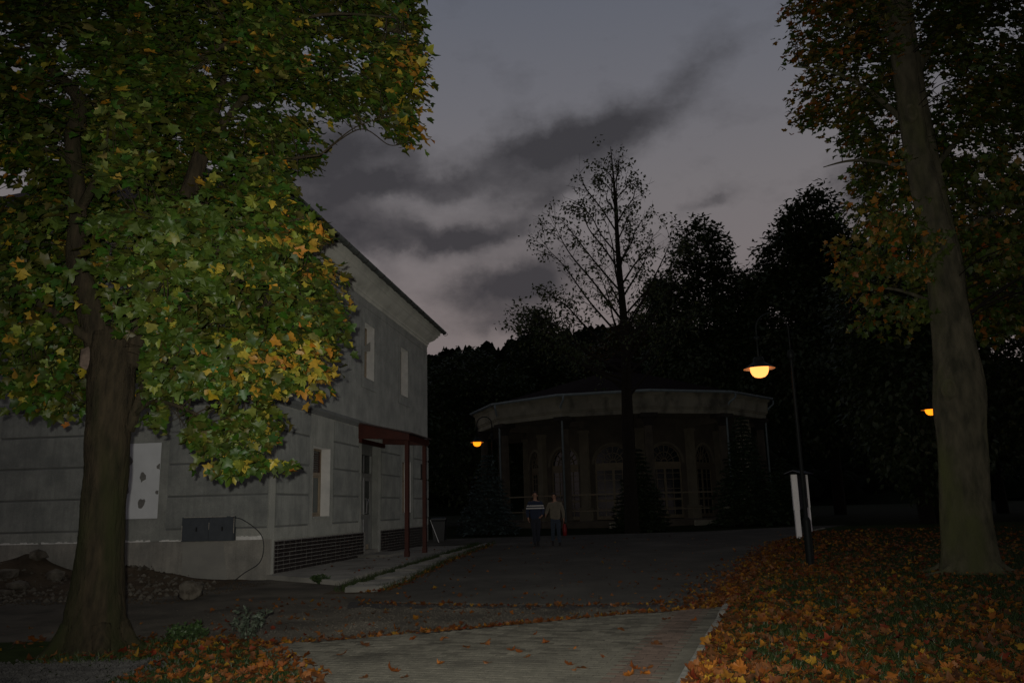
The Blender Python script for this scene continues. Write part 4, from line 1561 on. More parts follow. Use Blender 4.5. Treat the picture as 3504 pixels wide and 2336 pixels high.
OUT_R = [(6.4, 15.5), (6.2, 13.2), (6.5, 12.2), (6.6, 11.3), (6.27, 10.85), (6.3, 10.6), (6.8, 10.3), (7.4, 10.05), (7.5, 9.5), (7.6, 8.9), (7.2, 8.5), (7.35, 7.9), (7.0, 7.5), (7.0, 7.0), (7.3, 6.5), (7.2, 6.0), (7.45, 5.5), (7.4, 5.1), (7.9, 5.0),
         (8.5, 5.2), (8.9, 5.9), (9.5, 6.2), (10.2, 5.4), (11.0, 4.9), (12.0, 5.2), (13.8, 5.0), (14.2, 8), (14, 12), (13, 16), (9, 17.5)]
OUT_R = [(x + .75 * float(sstep(9.6, 7.8, x)), z) for x, z in OUT_R]
cen = sample_outline([(7.0, 13.6)] + OUT_R[2:-4] + [(14.0, 5.0), (14.2, 13.6)], 17.4, 2.2, 600, rt, 1.0)
cen = np.concatenate([cen, sample_outline(OUT_R[:2] + [(7.1, 13.0), (14, 13.0)] + OUT_R[-2:], 17.3, 2.0, 70, rt, 1.2)])
spr = clumped(cen, 6, .50, rt, (9.2, 17.2, 8.0), .35, .45)
spr = spr[in_poly(spr[:, 0], spr[:, 2], OUT_R) | (rt.uniform(0, 1, len(spr)) < .12)]
free = ~((np.abs(spr[:, 0] - np.interp(spr[:, 2], [5, 6.2, 9.4, 12.3], [9.1, 9.1, 8.84, 8.83])) < .55) & (spr[:, 1] < RY + .45) & (spr[:, 2] < 12.6))
free &= ~((np.hypot(spr[:, 0] - 7.1, (spr[:, 2] - 9.2)) < .45))
# open patches where the sky shows through on the right
for cx_, cz_, r_ in ((12.2, 10.5, .8), (11.3, 9.2, .6), (12.6, 8.3, .9), (10.9, 11.6, .5), (12.9, 9.6, .7)):
    free &= ~((np.hypot((spr[:, 0] - cx_), (spr[:, 2] - cz_)) < r_ * rt.uniform(.5, 1.2, len(spr))))
spr = spr[free]
mb = MB()
base = grow_twigs(mb, limbs, spr, 260, rt, sag=.12, rtwig=.006, rhub=.014, maxd=3.2)
tag(mb.build('twigs', 'bark_dark', mapleR), kind='stuff')


def col_right(P_, n):
    r_ = rt.uniform(0, 1, n)
    g0 = np.stack([rt.uniform(.040, .080, n), rt.uniform(.062, .10, n), rt.uniform(.008, .018, n)], 1)
    org_ = np.stack([rt.uniform(.20, .32, n), rt.uniform(.08, .13, n), rt.uniform(.008, .02, n)], 1)
    yel = np.stack([rt.uniform(.13, .22, n), rt.uniform(.11, .16, n), rt.uniform(.02, .04, n)], 1)
    p_ = .05 + .27 * sstep(8.8, 7.2, P_[:, 0]) + .05 * sstep(11, 6, P_[:, 2])
    col = np.where((r_ < p_ * 1.5)[:, None], yel, g0)
    return np.where((r_ < p_ * .75)[:, None], org_, col)


P_, Nm, D, sz, cl = spray_leaves(spr, base, 13, (.19, .19, .11), (.10, .18), rt, (9.2, 17.6, 9.0), col_right, .4, face=(-.05, -.35, 0))
ok = ~((np.abs(P_[:, 0] - np.interp(P_[:, 2], [5, 6.2, 7.6, 9.4, 12.3], [9.12, 9.12, 9.0, 8.86, 8.84])) < np.interp(P_[:, 2], [5, 12], [.55, .36])) & (P_[:, 1] < RY + .2) & (P_[:, 2] < 13))
P_, Nm, D, sz, cl = P_[ok], Nm[ok], D[ok], sz[ok], cl[ok]
dist = np.linalg.norm(P_ - np.array([0, 0, 1.5]), axis=1)
vis = (P_[:, 2] < 11.5) & (P_[:, 0] < 10.4)
order = np.argsort(np.where(vis, dist, 99))
big, small = order[:300], order[300:]
v, f, c = leaf_arrays('maple_low', P_[small], Nm[small], D[small], sz[small], cl[small], rt)
crown = tag(mk('crown', v, f, 'leaf', mapleR, cols=c), kind='stuff')
PAL_R = [(.06, .085, .014), (.045, .068, .012), (.17, .135, .025), (.25, .10, .012), (.30, .12, .014)]
add_leaf_objects(big, P_, Nm, D, sz, cl, PAL_R, crown, 2, OFF[mapleR.name], kind='maple_low')


# ------------------------------------------------------------------ trees round the pavilion
def crown_points(lobes, n, rg_):
    vol = np.array([l[1][0] * l[1][1] * l[1][2] for l in lobes]) ** .8
    k = rg_.choice(len(lobes), n, p=vol / vol.sum())
    d = unit(rg_.normal(0, 1, (n, 3)))
    r_ = rg_.uniform(.25, 1, n) ** .5
    c_ = np.array([l[0] for l in lobes])[k]
    s_ = np.array([l[1] for l in lobes])[k]
    wob = 1 + .16 * np.sin(d[:, 0] * 5 + k * 1.7) * np.cos(d[:, 2] * 6 + k)
    return c_ + d * s_ * (r_ * wob)[:, None]


def leafy_tree(name, x, y, label, lobes, n_spr, per, size, spread, pal, trunk_r=.22, height=None, group=None, hubs=40, seed=0, kind='oval', limbs_extra=None):
    rg_ = np.random.default_rng(300 + seed)
    zb = float(hz(x, y))
    t = thing(name, (x, y, zb), label, 'tree', group)
    top = height or max(l[0][2] + l[1][2] * .8 for l in lobes)
    mb = MB()
    tp = [(x, y, zb - .3), (x + rg_.normal(0, .1), y, zb + top * .3), (x + rg_.normal(0, .2), y, zb + top * .6), (x + rg_.normal(0, .25), y, zb + top * .92)]
    c, r = bark_tube(mb, tp, [trunk_r * 1.25, trunk_r, trunk_r * .65, .04], 9, .04, seed)
    limbs = [c[3:]]
    for (lc, ls) in lobes:
        lp = np.array([x + lc[0], y + lc[1], zb + lc[2]])
        j = int(np.argmin([abs(q[2] - (lp[2] - ls[2] * .6 - .25 * np.hypot(*(lp[:2] - np.array((x, y)))))) for q in c]))
        c2, _ = bark_tube(mb, [c[j], (np.array(c[j]) + lp) / 2 + (0, 0, .2), lp], [trunk_r * .45, trunk_r * .3, .03], 6, .03, seed)
        limbs.append(c2)
    spr = crown_points([((x + l[0][0], y + l[0][1], zb + l[0][2]), l[1]) for l in lobes], n_spr, rg_)
    spr = spr[spr[:, 2] > zb + .6]
    mb.build('trunk', 'bark_dark', t, True)
    tw = MB()
    base = grow_twigs(tw, limbs, spr, hubs, rg_, .12, .014, .02, 12, 3, 1.6)
    if tw.v:
        tag(tw.build('twigs', 'bark_dark', t), kind='stuff')
    pal = np.array(pal)

    def cf(P_, n):
        return pal[rg_.integers(0, len(pal), n)] * rg_.uniform(.75, 1.25, (n, 1))
    P_, Nm, D, sz, cl = spray_leaves(spr, base, per, (spread, spread, spread * .7), size, rg_, (x, y, zb + top * .55), cf, .4)
    v, f, c_ = leaf_arrays(kind, P_, Nm, D, sz, cl, rg_)
    tag(mk('crown', v, f, 'leaf', t, cols=c_), kind='stuff')
    return t


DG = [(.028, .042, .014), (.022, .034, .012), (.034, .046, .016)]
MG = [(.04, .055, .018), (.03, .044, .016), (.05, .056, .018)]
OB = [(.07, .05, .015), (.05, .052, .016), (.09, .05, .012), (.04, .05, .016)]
leafy_tree('bushy_tree', 14.6, 60, 'bushy tree right behind the thin tree above the pavilion roof', [((0, 0, 19.4), (2.2, 2.2, 3.0)), ((-2.2, .5, 16.2), (2.2, 2.4, 2.0)), ((2.3, 0, 16.0), (2.2, 2.4, 2.2)), ((0, 0, 13.5), (4.0, 3.5, 3.0)), ((-1.0, 0, 10.2), (4.4, 3.8, 3.0))],
           1700, 15, (.28, .48), .38, DG, .26, hubs=90, seed=1, kind='oval')
leafy_tree('dense_tree', 22.4, 58, 'tallest dense dark tree to the right behind the pavilion', [((0, 0, 20.8), (2.3, 2.3, 2.8)), ((-1.6, 0, 18), (2.6, 2.5, 2.6)), ((1.8, 0, 18), (2.8, 2.6, 2.8)), ((-2.6, 0, 14.6), (3.6, 3.2, 3.4)), ((2.4, 0, 14), (4.4, 3.6, 3.8)), ((-1, 0, 9.5), (6.4, 4.4, 4.8))],
           3000, 16, (.32, .52), .42, DG, .34, hubs=120, seed=2)
leafy_tree('brown_tree', 11.4, 66, 'dark tree with brownish leaves low behind the pavilion roof', [((0, 0, 14.2), (3.0, 3, 2.8)), ((-3.0, 0, 12.0), (3.2, 3, 2.8)), ((3.4, 0, 12), (3.2, 3, 3)), ((0, 0, 9.0), (5.0, 4, 3.5))],
           1100, 13, (.30, .5), .45, OB, .28, seed=3)
leafy_tree('round_tree', 2.2, 66, 'rounded dark tree above the left end of the pavilion roof', [((0, 0, 15.4), (1.5, 1.6, 1.7)), ((0, 0, 13), (2.6, 2.6, 2.4)), ((-2, 0, 10), (2.8, 2.6, 2.4)), ((2.2, 0, 10.5), (2.8, 2.6, 2.4)), ((0, 0, 7), (4, 3, 3))],
           1000, 13, (.28, .46), .4, DG, .24, seed=4)
leafy_tree('broad_tree', -3.4, 62, 'broad dark tree between the house corner and the pavilion', [((0, 0, 10.6), (2.8, 2.6, 2.6)), ((-3, 0, 9.8), (2.8, 2.6, 2.6)), ((2.6, 0, 9), (2.6, 2.4, 2.6)), ((0, 0, 5.6), (4.8, 3.4, 3.8))],
           900, 12, (.28, .46), .42, DG, .26, seed=5)
leafy_tree('broad_tree', -10.5, 58, 'dark tree just behind the far corner of the house', [((0, 0, 9.6), (3.2, 3, 3.0)), ((3, 0, 7.6), (3.0, 3, 3)), ((0, 0, 5), (4.4, 3.4, 3.6))],
           360, 11, (.3, .48), .42, DG, .26, seed=6)
RGRP = 'dark trees behind the right-hand lawn'
for i, (x, y, h, rx, lb, pal) in enumerate([
        (20.5, 41, 15.5, 3.4, 'dark tree just right of the pavilion behind the street lamp', MG),
        (17.6, 36, 12.5, 2.8, 'dark tree behind the third lamp, left of the grey trunk', DG),
        (25.5, 38, 17.0, 4.0, 'dark tree behind the grey trunk near the right edge', MG),
        (30.5, 34, 17.5, 4.0, 'dark tree at the far right edge of the picture', OB),
        (29, 50, 21, 4.6, 'tall dark tree deep behind the right-hand lawn', DG),
        (38, 46, 20, 4.6, 'dark tree farthest right, beyond the lawn', DG)]):
    leafy_tree('park_tree', x, y, lb, [((0, 0, h - 2.4), (rx * .62, rx * .6, 2.4)), ((-rx * .45, 0, h * .68), (rx * .72, rx * .7, h * .17)), ((rx * .45, .4, h * .66), (rx * .72, rx * .7, h * .17)), ((0, 0, h * .45), (rx, rx * .9, h * .2)), ((0, -.3, h * .25), (rx * .9, rx * .8, h * .15))],
               1000, 12, (.24, .40), .40, pal, .28, seed=20 + i, group=RGRP)

# the thin, half-bare tree in front of the pavilion
rg2 = np.random.default_rng(77)
X0, Y0 = 5.25, 38.0
zb = float(hz(X0, Y0))
thin = thing('slender_tree', (X0, Y0, zb), 'slender half-bare tree rising in front of the pavilion against the sky', 'tree')
mb = MB()
tp = [(X0 - .05, Y0, zb - .3), (X0, Y0, 3.0), (X0 + .02, Y0, 6.0), (X0 + .1, Y0, 9.5), (X0 - .0, Y0, 13), (X0 - .02, Y0, 16.5), (X0 - .1, Y0, 19.0)]
c, r = bark_tube(mb, tp, [.36, .30, .26, .20, .13, .07, .012], 10, .03, 2)
limbs = []
tips = []
zs = np.concatenate([np.linspace(6.4, 11.5, 18), np.linspace(11.8, 17.2, 15)])
for i, z in enumerate(zs):
    a_ = i * 2.4 + rg2.uniform(-.4, .4)
    cx = np.array([np.interp(z, [q[2] for q in tp], [q[k] for q in tp]) for k in range(3)])
    fr_ = (z - 6.4) / 10.8
    reach = (3.9 * (1 - fr_) ** .8 + .55) * rg2.uniform(.65, 1.1) * (.9 if math.cos(a_) > 0 else 1.0)
    low = z < 8.2 and math.cos(a_) < 0
    if low:
        reach *= 1.25
    upw = reach * (.62 if low else rg2.uniform(1.05, 1.4)) + (.4 if fr_ > .6 else 0)
    dx = np.array([math.cos(a_), math.sin(a_) * .8, 0])
    e = cx + dx * reach + (0, 0, upw)
    m1 = cx + dx * reach * .42 + (0, 0, upw * .40)
    m2 = cx + dx * reach * .76 + (0, 0, upw * .74) + rg2.normal(0, .12, 3)
    c2, r2 = bark_tube(mb, [cx, m1, m2, e], [.075 * (1 - .6 * fr_), .05 * (1 - .5 * fr_), .028, .008], 6, .03, i, 7)
    limbs.append(c2)
    for k in range(int(5 + 3.4 * reach)):
        j = rg2.integers(5, len(c2))
        p = np.array(c2[j])
        q = p + unit(np.array([dx[0] * .8 + rg2.normal(0, .6), dx[1] * .8 + rg2.normal(0, .6), rg2.uniform(.15, 1.1)])) * rg2.uniform(.4, 1.3) * (.6 + .13 * reach)
        mb.tube([p, (p + q) / 2 + rg2.normal(0, .05, 3), q], [.015, .010, .005], 4, cap=False)
        tips.append(q)
        tips.append((p + q) / 2 + rg2.normal(0, .15, 3))
        for _ in range(3):
            q2 = q + rg2.normal(0, .22, 3)
            mb.tube([q, q2], [.006, .003], 3, cap=False)
for (z, ex, ez, ey) in ((7.0, -4.7, 9.6, -.6), (7.6, -4.1, 10.6, .6), (7.3, -3.7, 9.0, .2), (8.3, -3.4, 11.4, -.4), (7.4, 2.6, 10.0, .5)):
    p0 = np.array([X0, Y0, z])
    e = np.array([X0 + ex, Y0 + ey, ez])
    c2, r2 = bark_tube(mb, [p0, p0 * .55 + e * .45 + (0, 0, -.1), p0 * .22 + e * .78 + (0, 0, .15), e], [.08, .055, .03, .008], 6, .03, 3, 7)
    for k in range(26):
        p = np.array(c2[rg2.integers(6, len(c2))])
        q = p + unit(np.array([np.sign(ex) * .6 + rg2.normal(0, .6), rg2.normal(0, .7), rg2.uniform(-.1, 1.0)])) * rg2.uniform(.4, 1.3)
        mb.tube([p, (p + q) / 2 + rg2.normal(0, .05, 3), q], [.015, .010, .005], 4, cap=False)
        tips += [q, (p + q) / 2 + rg2.normal(0, .15, 3)]
tips += [np.array(c[-1]) + rg2.normal(0, .35, 3) for _ in range(10)]
mb.build('trunk', 'bark_dark', thin, True)
tips = np.array(tips)
keep = rg2.uniform(0, 1, len(tips)) < np.where(np.abs(tips[:, 0] - X0) < .7, .35, np.where(tips[:, 0] > X0 + 1.5, .5, .72))
tips = tips[keep]
per = 9
n = len(tips) * per
P_ = np.repeat(tips, per, 0) + rg2.normal(0, .15, (n, 3))
v, f, c_ = leaf_arrays('oval', P_, rg2.normal(0, 1, (n, 3)) + (0, -.3, .3), rg2.normal(0, 1, (n, 3)) + (0, 0, -.5), rg2.uniform(.12, .22, n), np.array(MG)[rg2.integers(0, 3, n)], rg2)
tag(mk('crown', v, f, 'leaf', thin, cols=c_), kind='stuff')


# conifers in front of the pavilion
def conifer(name, x, y, h, rad, label, pal, seed, cat='conifer', dense=1.0):
    rg_ = np.random.default_rng(500 + seed)
    zb = float(hz(x, y))
    t = thing(name, (x, y, zb), label, cat)
    mb = MB()
    mb.tube([(x, y, zb - .2), (x, y, zb + h * .5), (x, y, zb + h * .98)], [.03 * h * .55, .02 * h * .5, .01], 7)
    P_, D, sz, cl = [], [], [], []
    pal = np.array(pal)
    nl = int(15 * h / 4 * 1.3)
    for i in range(nl):
        f_ = i / nl
        z = zb + .2 + h * .94 * f_
        L = rad * (1 - f_) ** .85 + .08
        nb = int((9 + 5 * (1 - f_)) * dense)
        for k in range(nb):
            a_ = 2 * math.pi * k / nb + i * .7 + rg_.uniform(-.25, .25)
            ll = L * rg_.uniform(.75, 1.12)
            d = np.array([math.cos(a_), math.sin(a_), 0])
            e = np.array([x, y, z]) + d * ll + (0, 0, -.12 * ll + .1 * ll * f_)
            mb.tube([(x, y, z), tuple(np.array([x, y, z]) + d * ll * .5 + (0, 0, .03)), tuple(e)], [.016, .011, .004], 3, cap=False)
            m_ = max(4, int(ll * 13))
            for q in np.linspace(.18, 1.0, m_):
                p = np.array([x, y, z]) + d * ll * q + (0, 0, -.12 * ll * q * q + .03)
                for s_ in (-1, 1):
                    P_.append(p)
                    side = np.array([-d[1], d[0], 0]) * s_
                    D.append(d * .75 + side * rg_.uniform(.4, .9) + (0, 0, rg_.uniform(-.25, .15)))
                    sz.append((.16 + .12 * (1 - f_)) * rg_.uniform(.7, 1.15))
                    cl.append(pal[rg_.integers(0, len(pal))] * rg_.uniform(.7, 1.25))
    mb.build('trunk', 'bark_dark', t, True)
    n = len(P_)
    v, f, c_ = leaf_arrays('oval', np.array(P_), np.tile([0, 0, 1.], (n, 1)) + rg_.normal(0, .35, (n, 3)), np.array(D), np.array(sz), np.array(cl), rg_, .1)
    tag(mk('crown', v, f, 'needle', t, cols=c_), kind='stuff')


conifer('spruce_tree', -1.35, 40.2, 3.9, 1.35, 'pale blue spruce beside the lamp at the left end of the pavilion', [(.050, .070, .070), (.040, .058, .060), (.032, .046, .045)], 1)
conifer('spruce_tree', 11.6, 42, 5.6, 1.75, 'dark green spruce before the right end of the pavilion', [(.022, .036, .018), (.03, .045, .022)], 2)
conifer('spruce_tree', 13.6, 42.5, 3.3, 1.2, 'smaller dark spruce at the far right of the pavilion front', [(.022, .034, .018), (.028, .042, .02)], 3)
conifer('yew_bush', 5.9, 40.0, 4.0, 1.3, 'dense dark yew at the foot of the slender tree', [(.018, .028, .014), (.024, .034, .016)], 4, dense=1.4)

# ------------------------------------------------------------------ wooded ridge far behind
hx = np.linspace(-330, 330, 150)
hy = np.linspace(150, 420, 26)
HX, HY = np.meshgrid(hx, hy)
crest = 55 + 8 * np.sin(HX * .012 + .6) + 4 * np.sin(HX * .031) - .05 * HX
HZ = crest * sstep(150, 310, HY) + 1.5 * np.sin(HX * .17 + HY * .11)
HV = np.stack([HX, HY, HZ - 1.5], -1).reshape(-1, 3)
nH = len(hx)
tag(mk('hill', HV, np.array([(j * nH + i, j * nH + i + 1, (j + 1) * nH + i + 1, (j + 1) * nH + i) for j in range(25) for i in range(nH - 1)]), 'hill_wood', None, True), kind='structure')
rh = np.random.default_rng(8)
n = 3400
x = rh.uniform(-130, 200, n)
y = rh.uniform(170, 330, n)
zc = (55 + 8 * np.sin(x * .012 + .6) + 4 * np.sin(x * .031) - .05 * x) * sstep(150, 310, y) - 1.5
V, Fc = [], []
for i in range(n):
    h = rh.uniform(3, 7.5)
    r = rh.uniform(1.5, 3.2)
    b = len(V)
    k = 7
    con = rh.uniform() < .4
    for (rr, zz) in ((.8, 0), (1.0, .3), (.85 if not con else .62, .62), (.45 if not con else .25, .88)):
        for q in range(k):
            t_ = 2 * math.pi * q / k + zz * 2
            w_ = r * rr * rh.uniform(.75, 1.2)
            V.append((x[i] + w_ * math.cos(t_), y[i] + w_ * math.sin(t_), zc[i] + h * zz + rh.uniform(-.3, .3)))
    V.append((x[i], y[i], zc[i] + h))
    for j in range(3):
        for q in range(k):
            Fc.append((b + j * k + q, b + j * k + (q + 1) % k, b + (j + 1) * k + (q + 1) % k))
            Fc.append((b + j * k + q, b + (j + 1) * k + (q + 1) % k, b + (j + 1) * k + q))
    for q in range(k):
        Fc.append((b + 3 * k + q, b + 3 * k + (q + 1) % k, b + 4 * k))
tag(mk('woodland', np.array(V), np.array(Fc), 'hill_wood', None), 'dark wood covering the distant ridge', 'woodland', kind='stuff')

# ------------------------------------------------------------------ round pavilion
PCX, PCY = 7.05, 54.6
PZ = .5
pav = thing('pavilion', (PCX, PCY, PZ), 'round colonnaded pavilion with pale cornice and arched glazed doors', 'pavilion')
TW = RAD(-90 + 2.5)
A30 = RAD(30)


def pm_obj(name, mb, material, parent=pav, rot=0.0, smooth=False, mesh=None):
    """mesh given round the pavilion axis, x = outwards, y = along the face"""
    if mesh is None:
        o = mk(name, mb.v, mb.f, material, parent, smooth, local=True)
    else:
        o = mk(name, None, None, None, parent, mesh=mesh)
    if parent is pav:
        o.rotation_euler.z = rot
    return o


def ngon_ring(R, z, rot=0.0, n=12):
    return [(R * math.cos(A30 * k + rot), R * math.sin(A30 * k + rot), z) for k in range(n)]


# platform, ceiling and roof
mb = MB()
v = ngon_ring(9.75, -.6) + ngon_ring(9.75, .2)
mb.add(v, [tuple(range(12, 24))] + [(k, (k + 1) % 12, 12 + (k + 1) % 12, 12 + k) for k in range(12)])
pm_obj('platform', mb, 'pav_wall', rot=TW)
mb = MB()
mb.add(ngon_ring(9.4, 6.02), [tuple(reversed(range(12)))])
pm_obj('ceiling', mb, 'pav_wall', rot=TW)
RE = 9.85
ZEV = 7.22
c15 = math.cos(RAD(15))


def seg(profile, trim=0.0):
    """one straight side of the twelve-sided cornice, mitred at both ends; profile = (apothem, z)"""
    mb = MB()
    k = len(profile)
    v = []
    for s_ in (-1, 1):
        for a_, z in profile:
            v.append((a_, s_ * (a_ * math.tan(RAD(15)) - trim), z))
    mb.add(v, [(i, (i + 1) % k, k + (i + 1) % k, k + i) for i in range(k)] + [tuple(reversed(range(k))), tuple(range(k, 2 * k))])
    return mb


ap = RE * c15
ent = seg([(ap - .55, 6.0), (ap - .36, 6.0), (ap - .36, 6.24), (ap - .30, 6.27), (ap - .30, 6.33), (ap - .24, 6.36), (ap - .20, 6.95), (ap - .08, 7.05), (ap - .02, 7.15), (ap - .55, 7.15)], .004)
gut = seg([(ap - .02, 7.14), (ap + .10, 7.12), (ap + .14, 7.18), (ap + .13, 7.26), (ap + .11, 7.26), (ap + .10, 7.19), (ap - .0, 7.18)], .0)
roofp = MB()
roofp.add([(ap - .02, -(ap - .02) * math.tan(RAD(15)), 7.2), (ap - .02, (ap - .02) * math.tan(RAD(15)), 7.2), (1.6, 1.6 * math.tan(RAD(15)), 9.6), (1.6, -1.6 * math.tan(RAD(15)), 9.6)], [(0, 1, 2, 3)])
hx_ = []
IA = 6.05                      # inner wall apothem
IH = IA * math.tan(RAD(15))
OW, SPR, APX = 1.08, 3.45, 0   # half opening, spring height


def inner_wall():
    mb = MB()
    top = 6.02
    for s_ in (-1, 1):
        mb.add([(IA, s_ * IH, .2), (IA, s_ * OW, .2), (IA, s_ * OW, SPR), (IA, s_ * IH, SPR)], [(0, 1, 2, 3)])
        mb.add([(IA, s_ * OW, .2), (IA - .28, s_ * OW, .2), (IA - .28, s_ * OW, SPR), (IA, s_ * OW, SPR)], [(0, 1, 2, 3)])
    ys = [OW * math.cos(q) for q in np.linspace(0, math.pi, 17)]
    zs = [SPR + OW * math.sin(q) for q in np.linspace(0, math.pi, 17)]
    mb.add([(IA, IH, SPR), (IA, OW, SPR), (IA, OW, top), (IA, IH, top)], [(0, 1, 2, 3)])
    mb.add([(IA, -IH, SPR), (IA, -OW, SPR), (IA, -OW, top), (IA, -IH, top)], [(0, 1, 2, 3)])
    for i in range(16):
        mb.add([(IA, ys[i], zs[i]), (IA, ys[i + 1], zs[i + 1]), (IA, ys[i + 1], top), (IA, ys[i], top)], [(0, 1, 2, 3)])
        mb.add([(IA, ys[i], zs[i]), (IA, ys[i + 1], zs[i + 1]), (IA - .28, ys[i + 1], zs[i + 1]), (IA - .28, ys[i], zs[i])], [(0, 1, 2, 3)])
    return mb


def arch_trim():
    mb = MB()
    n_ = 18
    v = []
    for q in np.linspace(0, math.pi, n_):
        for rr, d_ in ((OW + .01, .002), (OW + .01, .06), (OW + .15, .06), (OW + .15, .002)):
            v.append((IA + d_, rr * math.cos(q), SPR + rr * math.sin(q)))
    f = [(4 * i + k, 4 * i + k + 1, 4 * i + k + 5, 4 * i + k + 4) for i in range(n_ - 1) for k in range(3)]
    mb.add(v, f)
    return mb


def door_frame():
    mb = MB()
    x0, x1 = IA - .22, IA - .14
    for y0, y1, q0, q1 in ((-OW + .01, -OW + .10, .25, 3.18), (OW - .10, OW - .01, .25, 3.18), (-.07, .07, .25, 3.18)):
        mb.box(x0, x1, y0, y1, q0, q1)
    for y0, y1 in ((-OW + .10, -.07), (.07, OW - .10)):
        for q0, q1 in ((.25, .45), (1.28, 1.40), (3.08, 3.18)):
            mb.box(x0, x1, y0, y1, q0, q1)
        ym = (y0 + y1) / 2
        mb.box(x0 + .02, x1 - .02, ym - .02, ym + .02, .45, 3.08)
        for q in (.86, 1.95, 2.5, 2.85):
            mb.box(x0 + .022, x1 - .022, y0, y1, q - .018, q + .018)
    return mb


def fanlight():
    mb = MB()
    x0, x1 = IA - .2, IA - .14
    for q in np.linspace(0, math.pi, 9)[1:-1]:
        d = np.array([math.cos(q), math.sin(q)])
        e = np.array([-d[1], d[0]]) * .016
        p0, p1 = d * .2, d * (OW - .03)
        v = []
        for xx in (x0, x1):
            for p in (p0 - e, p0 + e, p1 + e, p1 - e):
                v.append((xx, p[0], SPR + .06 + p[1] * .96))
        mb.hexa([v[0], v[1], v[2], v[3], v[4], v[5], v[6], v[7]])
    n_ = 17
    for r0, r1 in ((.17, .22), (.58, .62), (OW - .07, OW - .015)):
        v = []
        for q in np.linspace(0, math.pi, n_):
            for rr, xx in ((r0, x1), (r1, x1), (r1, x0), (r0, x0)):
                v.append((xx, rr * math.cos(q), SPR + .06 + rr * .96 * math.sin(q)))
        mb.add(v, [(4 * i + k, 4 * i + (k + 1) % 4, 4 * i + 4 + (k + 1) % 4, 4 * i + 4 + k) for i in range(n_ - 1) for k in range(4)])
    mb.box(x0 - .01, x1 + .02, -OW + .02, OW - .02, SPR - .26, SPR + .06)
    return mb


def pane():
    mb = MB()
    x = IA - .19
    n_ = 16
    v = [(x, -OW, .25), (x, OW, .25)] + [(x, OW * math.cos(q), SPR + OW * math.sin(q)) for q in np.linspace(0, math.pi, n_)]
    mb.add(v, [(0, 1) + tuple(range(2, 2 + n_))])
    return mb


meshes = {}
for k in range(12):
    rot = TW + A30 * (k + .5)
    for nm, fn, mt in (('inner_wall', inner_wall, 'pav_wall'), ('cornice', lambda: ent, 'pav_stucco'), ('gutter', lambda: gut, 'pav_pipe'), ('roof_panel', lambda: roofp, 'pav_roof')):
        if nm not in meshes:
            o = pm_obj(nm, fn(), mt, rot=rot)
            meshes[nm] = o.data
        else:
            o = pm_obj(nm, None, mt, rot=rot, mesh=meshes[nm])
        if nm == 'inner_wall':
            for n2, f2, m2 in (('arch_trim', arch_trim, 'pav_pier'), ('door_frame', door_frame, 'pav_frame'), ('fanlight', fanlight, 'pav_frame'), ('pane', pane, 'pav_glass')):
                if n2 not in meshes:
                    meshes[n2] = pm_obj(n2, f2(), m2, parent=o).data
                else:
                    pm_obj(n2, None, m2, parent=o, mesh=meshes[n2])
    # outer column at each corner, paler pier at each inner corner
    rv = TW + A30 * k
    if 'column' not in meshes:
        mb = MB()
        mb.lathe([(.0, .2), (.36, .2), (.36, .34), (.30, .36), (.29, .42), (.26, .46), (.25, 2.6), (.215, 5.35)], (9.05, 0, 0), 18)
        meshes['column'] = pm_obj('column', mb, 'pav_column', rot=rv, smooth=True).data
        col_o = pav.children[-1]
    else:
        pm_obj('column', None, '', rot=rv, mesh=meshes['column'])
    if 'capital' not in meshes:
        mb = MB()
        mb.lathe([(.215, 5.34), (.26, 5.4), (.24, 5.44), (.27, 5.55), (.36, 5.74), (.42, 5.80)], (9.05, 0, 0), 18)
        mb.box(8.58, 9.52, -.47, .47, 5.80, 6.02)
        meshes['capital'] = pm_obj('capital', mb, 'pav_dark', rot=rv).data
    else:
        pm_obj('capital', None, '', rot=rv, mesh=meshes['capital'])
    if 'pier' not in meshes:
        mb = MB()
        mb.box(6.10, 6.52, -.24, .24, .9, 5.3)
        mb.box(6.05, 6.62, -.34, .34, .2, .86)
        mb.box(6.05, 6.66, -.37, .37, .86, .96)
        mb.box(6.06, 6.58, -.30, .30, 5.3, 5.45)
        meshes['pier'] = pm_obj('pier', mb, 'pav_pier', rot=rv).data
    else:
        pm_obj('pier', None, '', rot=rv, mesh=meshes['pier'])
    # brackets: dark vaulted panels between inner wall and colonnade
    if 'beam' not in meshes:
        mb = MB()
        mb.box(6.5, 8.8, -.12, .12, 5.55, 6.0)
        meshes['beam'] = pm_obj('beam', mb, 'pav_wall', rot=rv).data
    else:
        pm_obj('beam', None, '', rot=rv, mesh=meshes['beam'])
    if k in (8, 9, 10, 11, 0, 1, 2, 3, 4):
        mb = MB()
        a9 = 9.05 * c15
        hw = 9.05 * math.sin(RAD(15)) - .26
        mb.box(a9 - .03, a9 + .03, -hw, hw, 1.62, 1.70)
        mb.box(a9 - .02, a9 + .02, -hw, hw, .75, .81)
        o = pm_obj('railing', mb, 'pav_frame', rot=rot)
    if k in (1, 2):
        mb = MB()
        hw = 8.2 * math.tan(RAD(15)) - .02
        mb.box(8.1, 8.2, .35 if k == 1 else -hw, hw, .2, 6.0)
        pm_obj('side_panel', mb, 'pav_stucco', rot=rot)
    if k in (10, 1, 2, 11):
        mb = MB()
        mb.tube([(RE + .06, .35, 7.12), (RE + .04, .33, 6.9), (RE - .2, .05, 6.62), (9.42, .0, 6.3), (9.40, 0, .1)], .06, 8)
        pm_obj('downpipe', mb, 'pav_pipe', rot=rv, smooth=True)
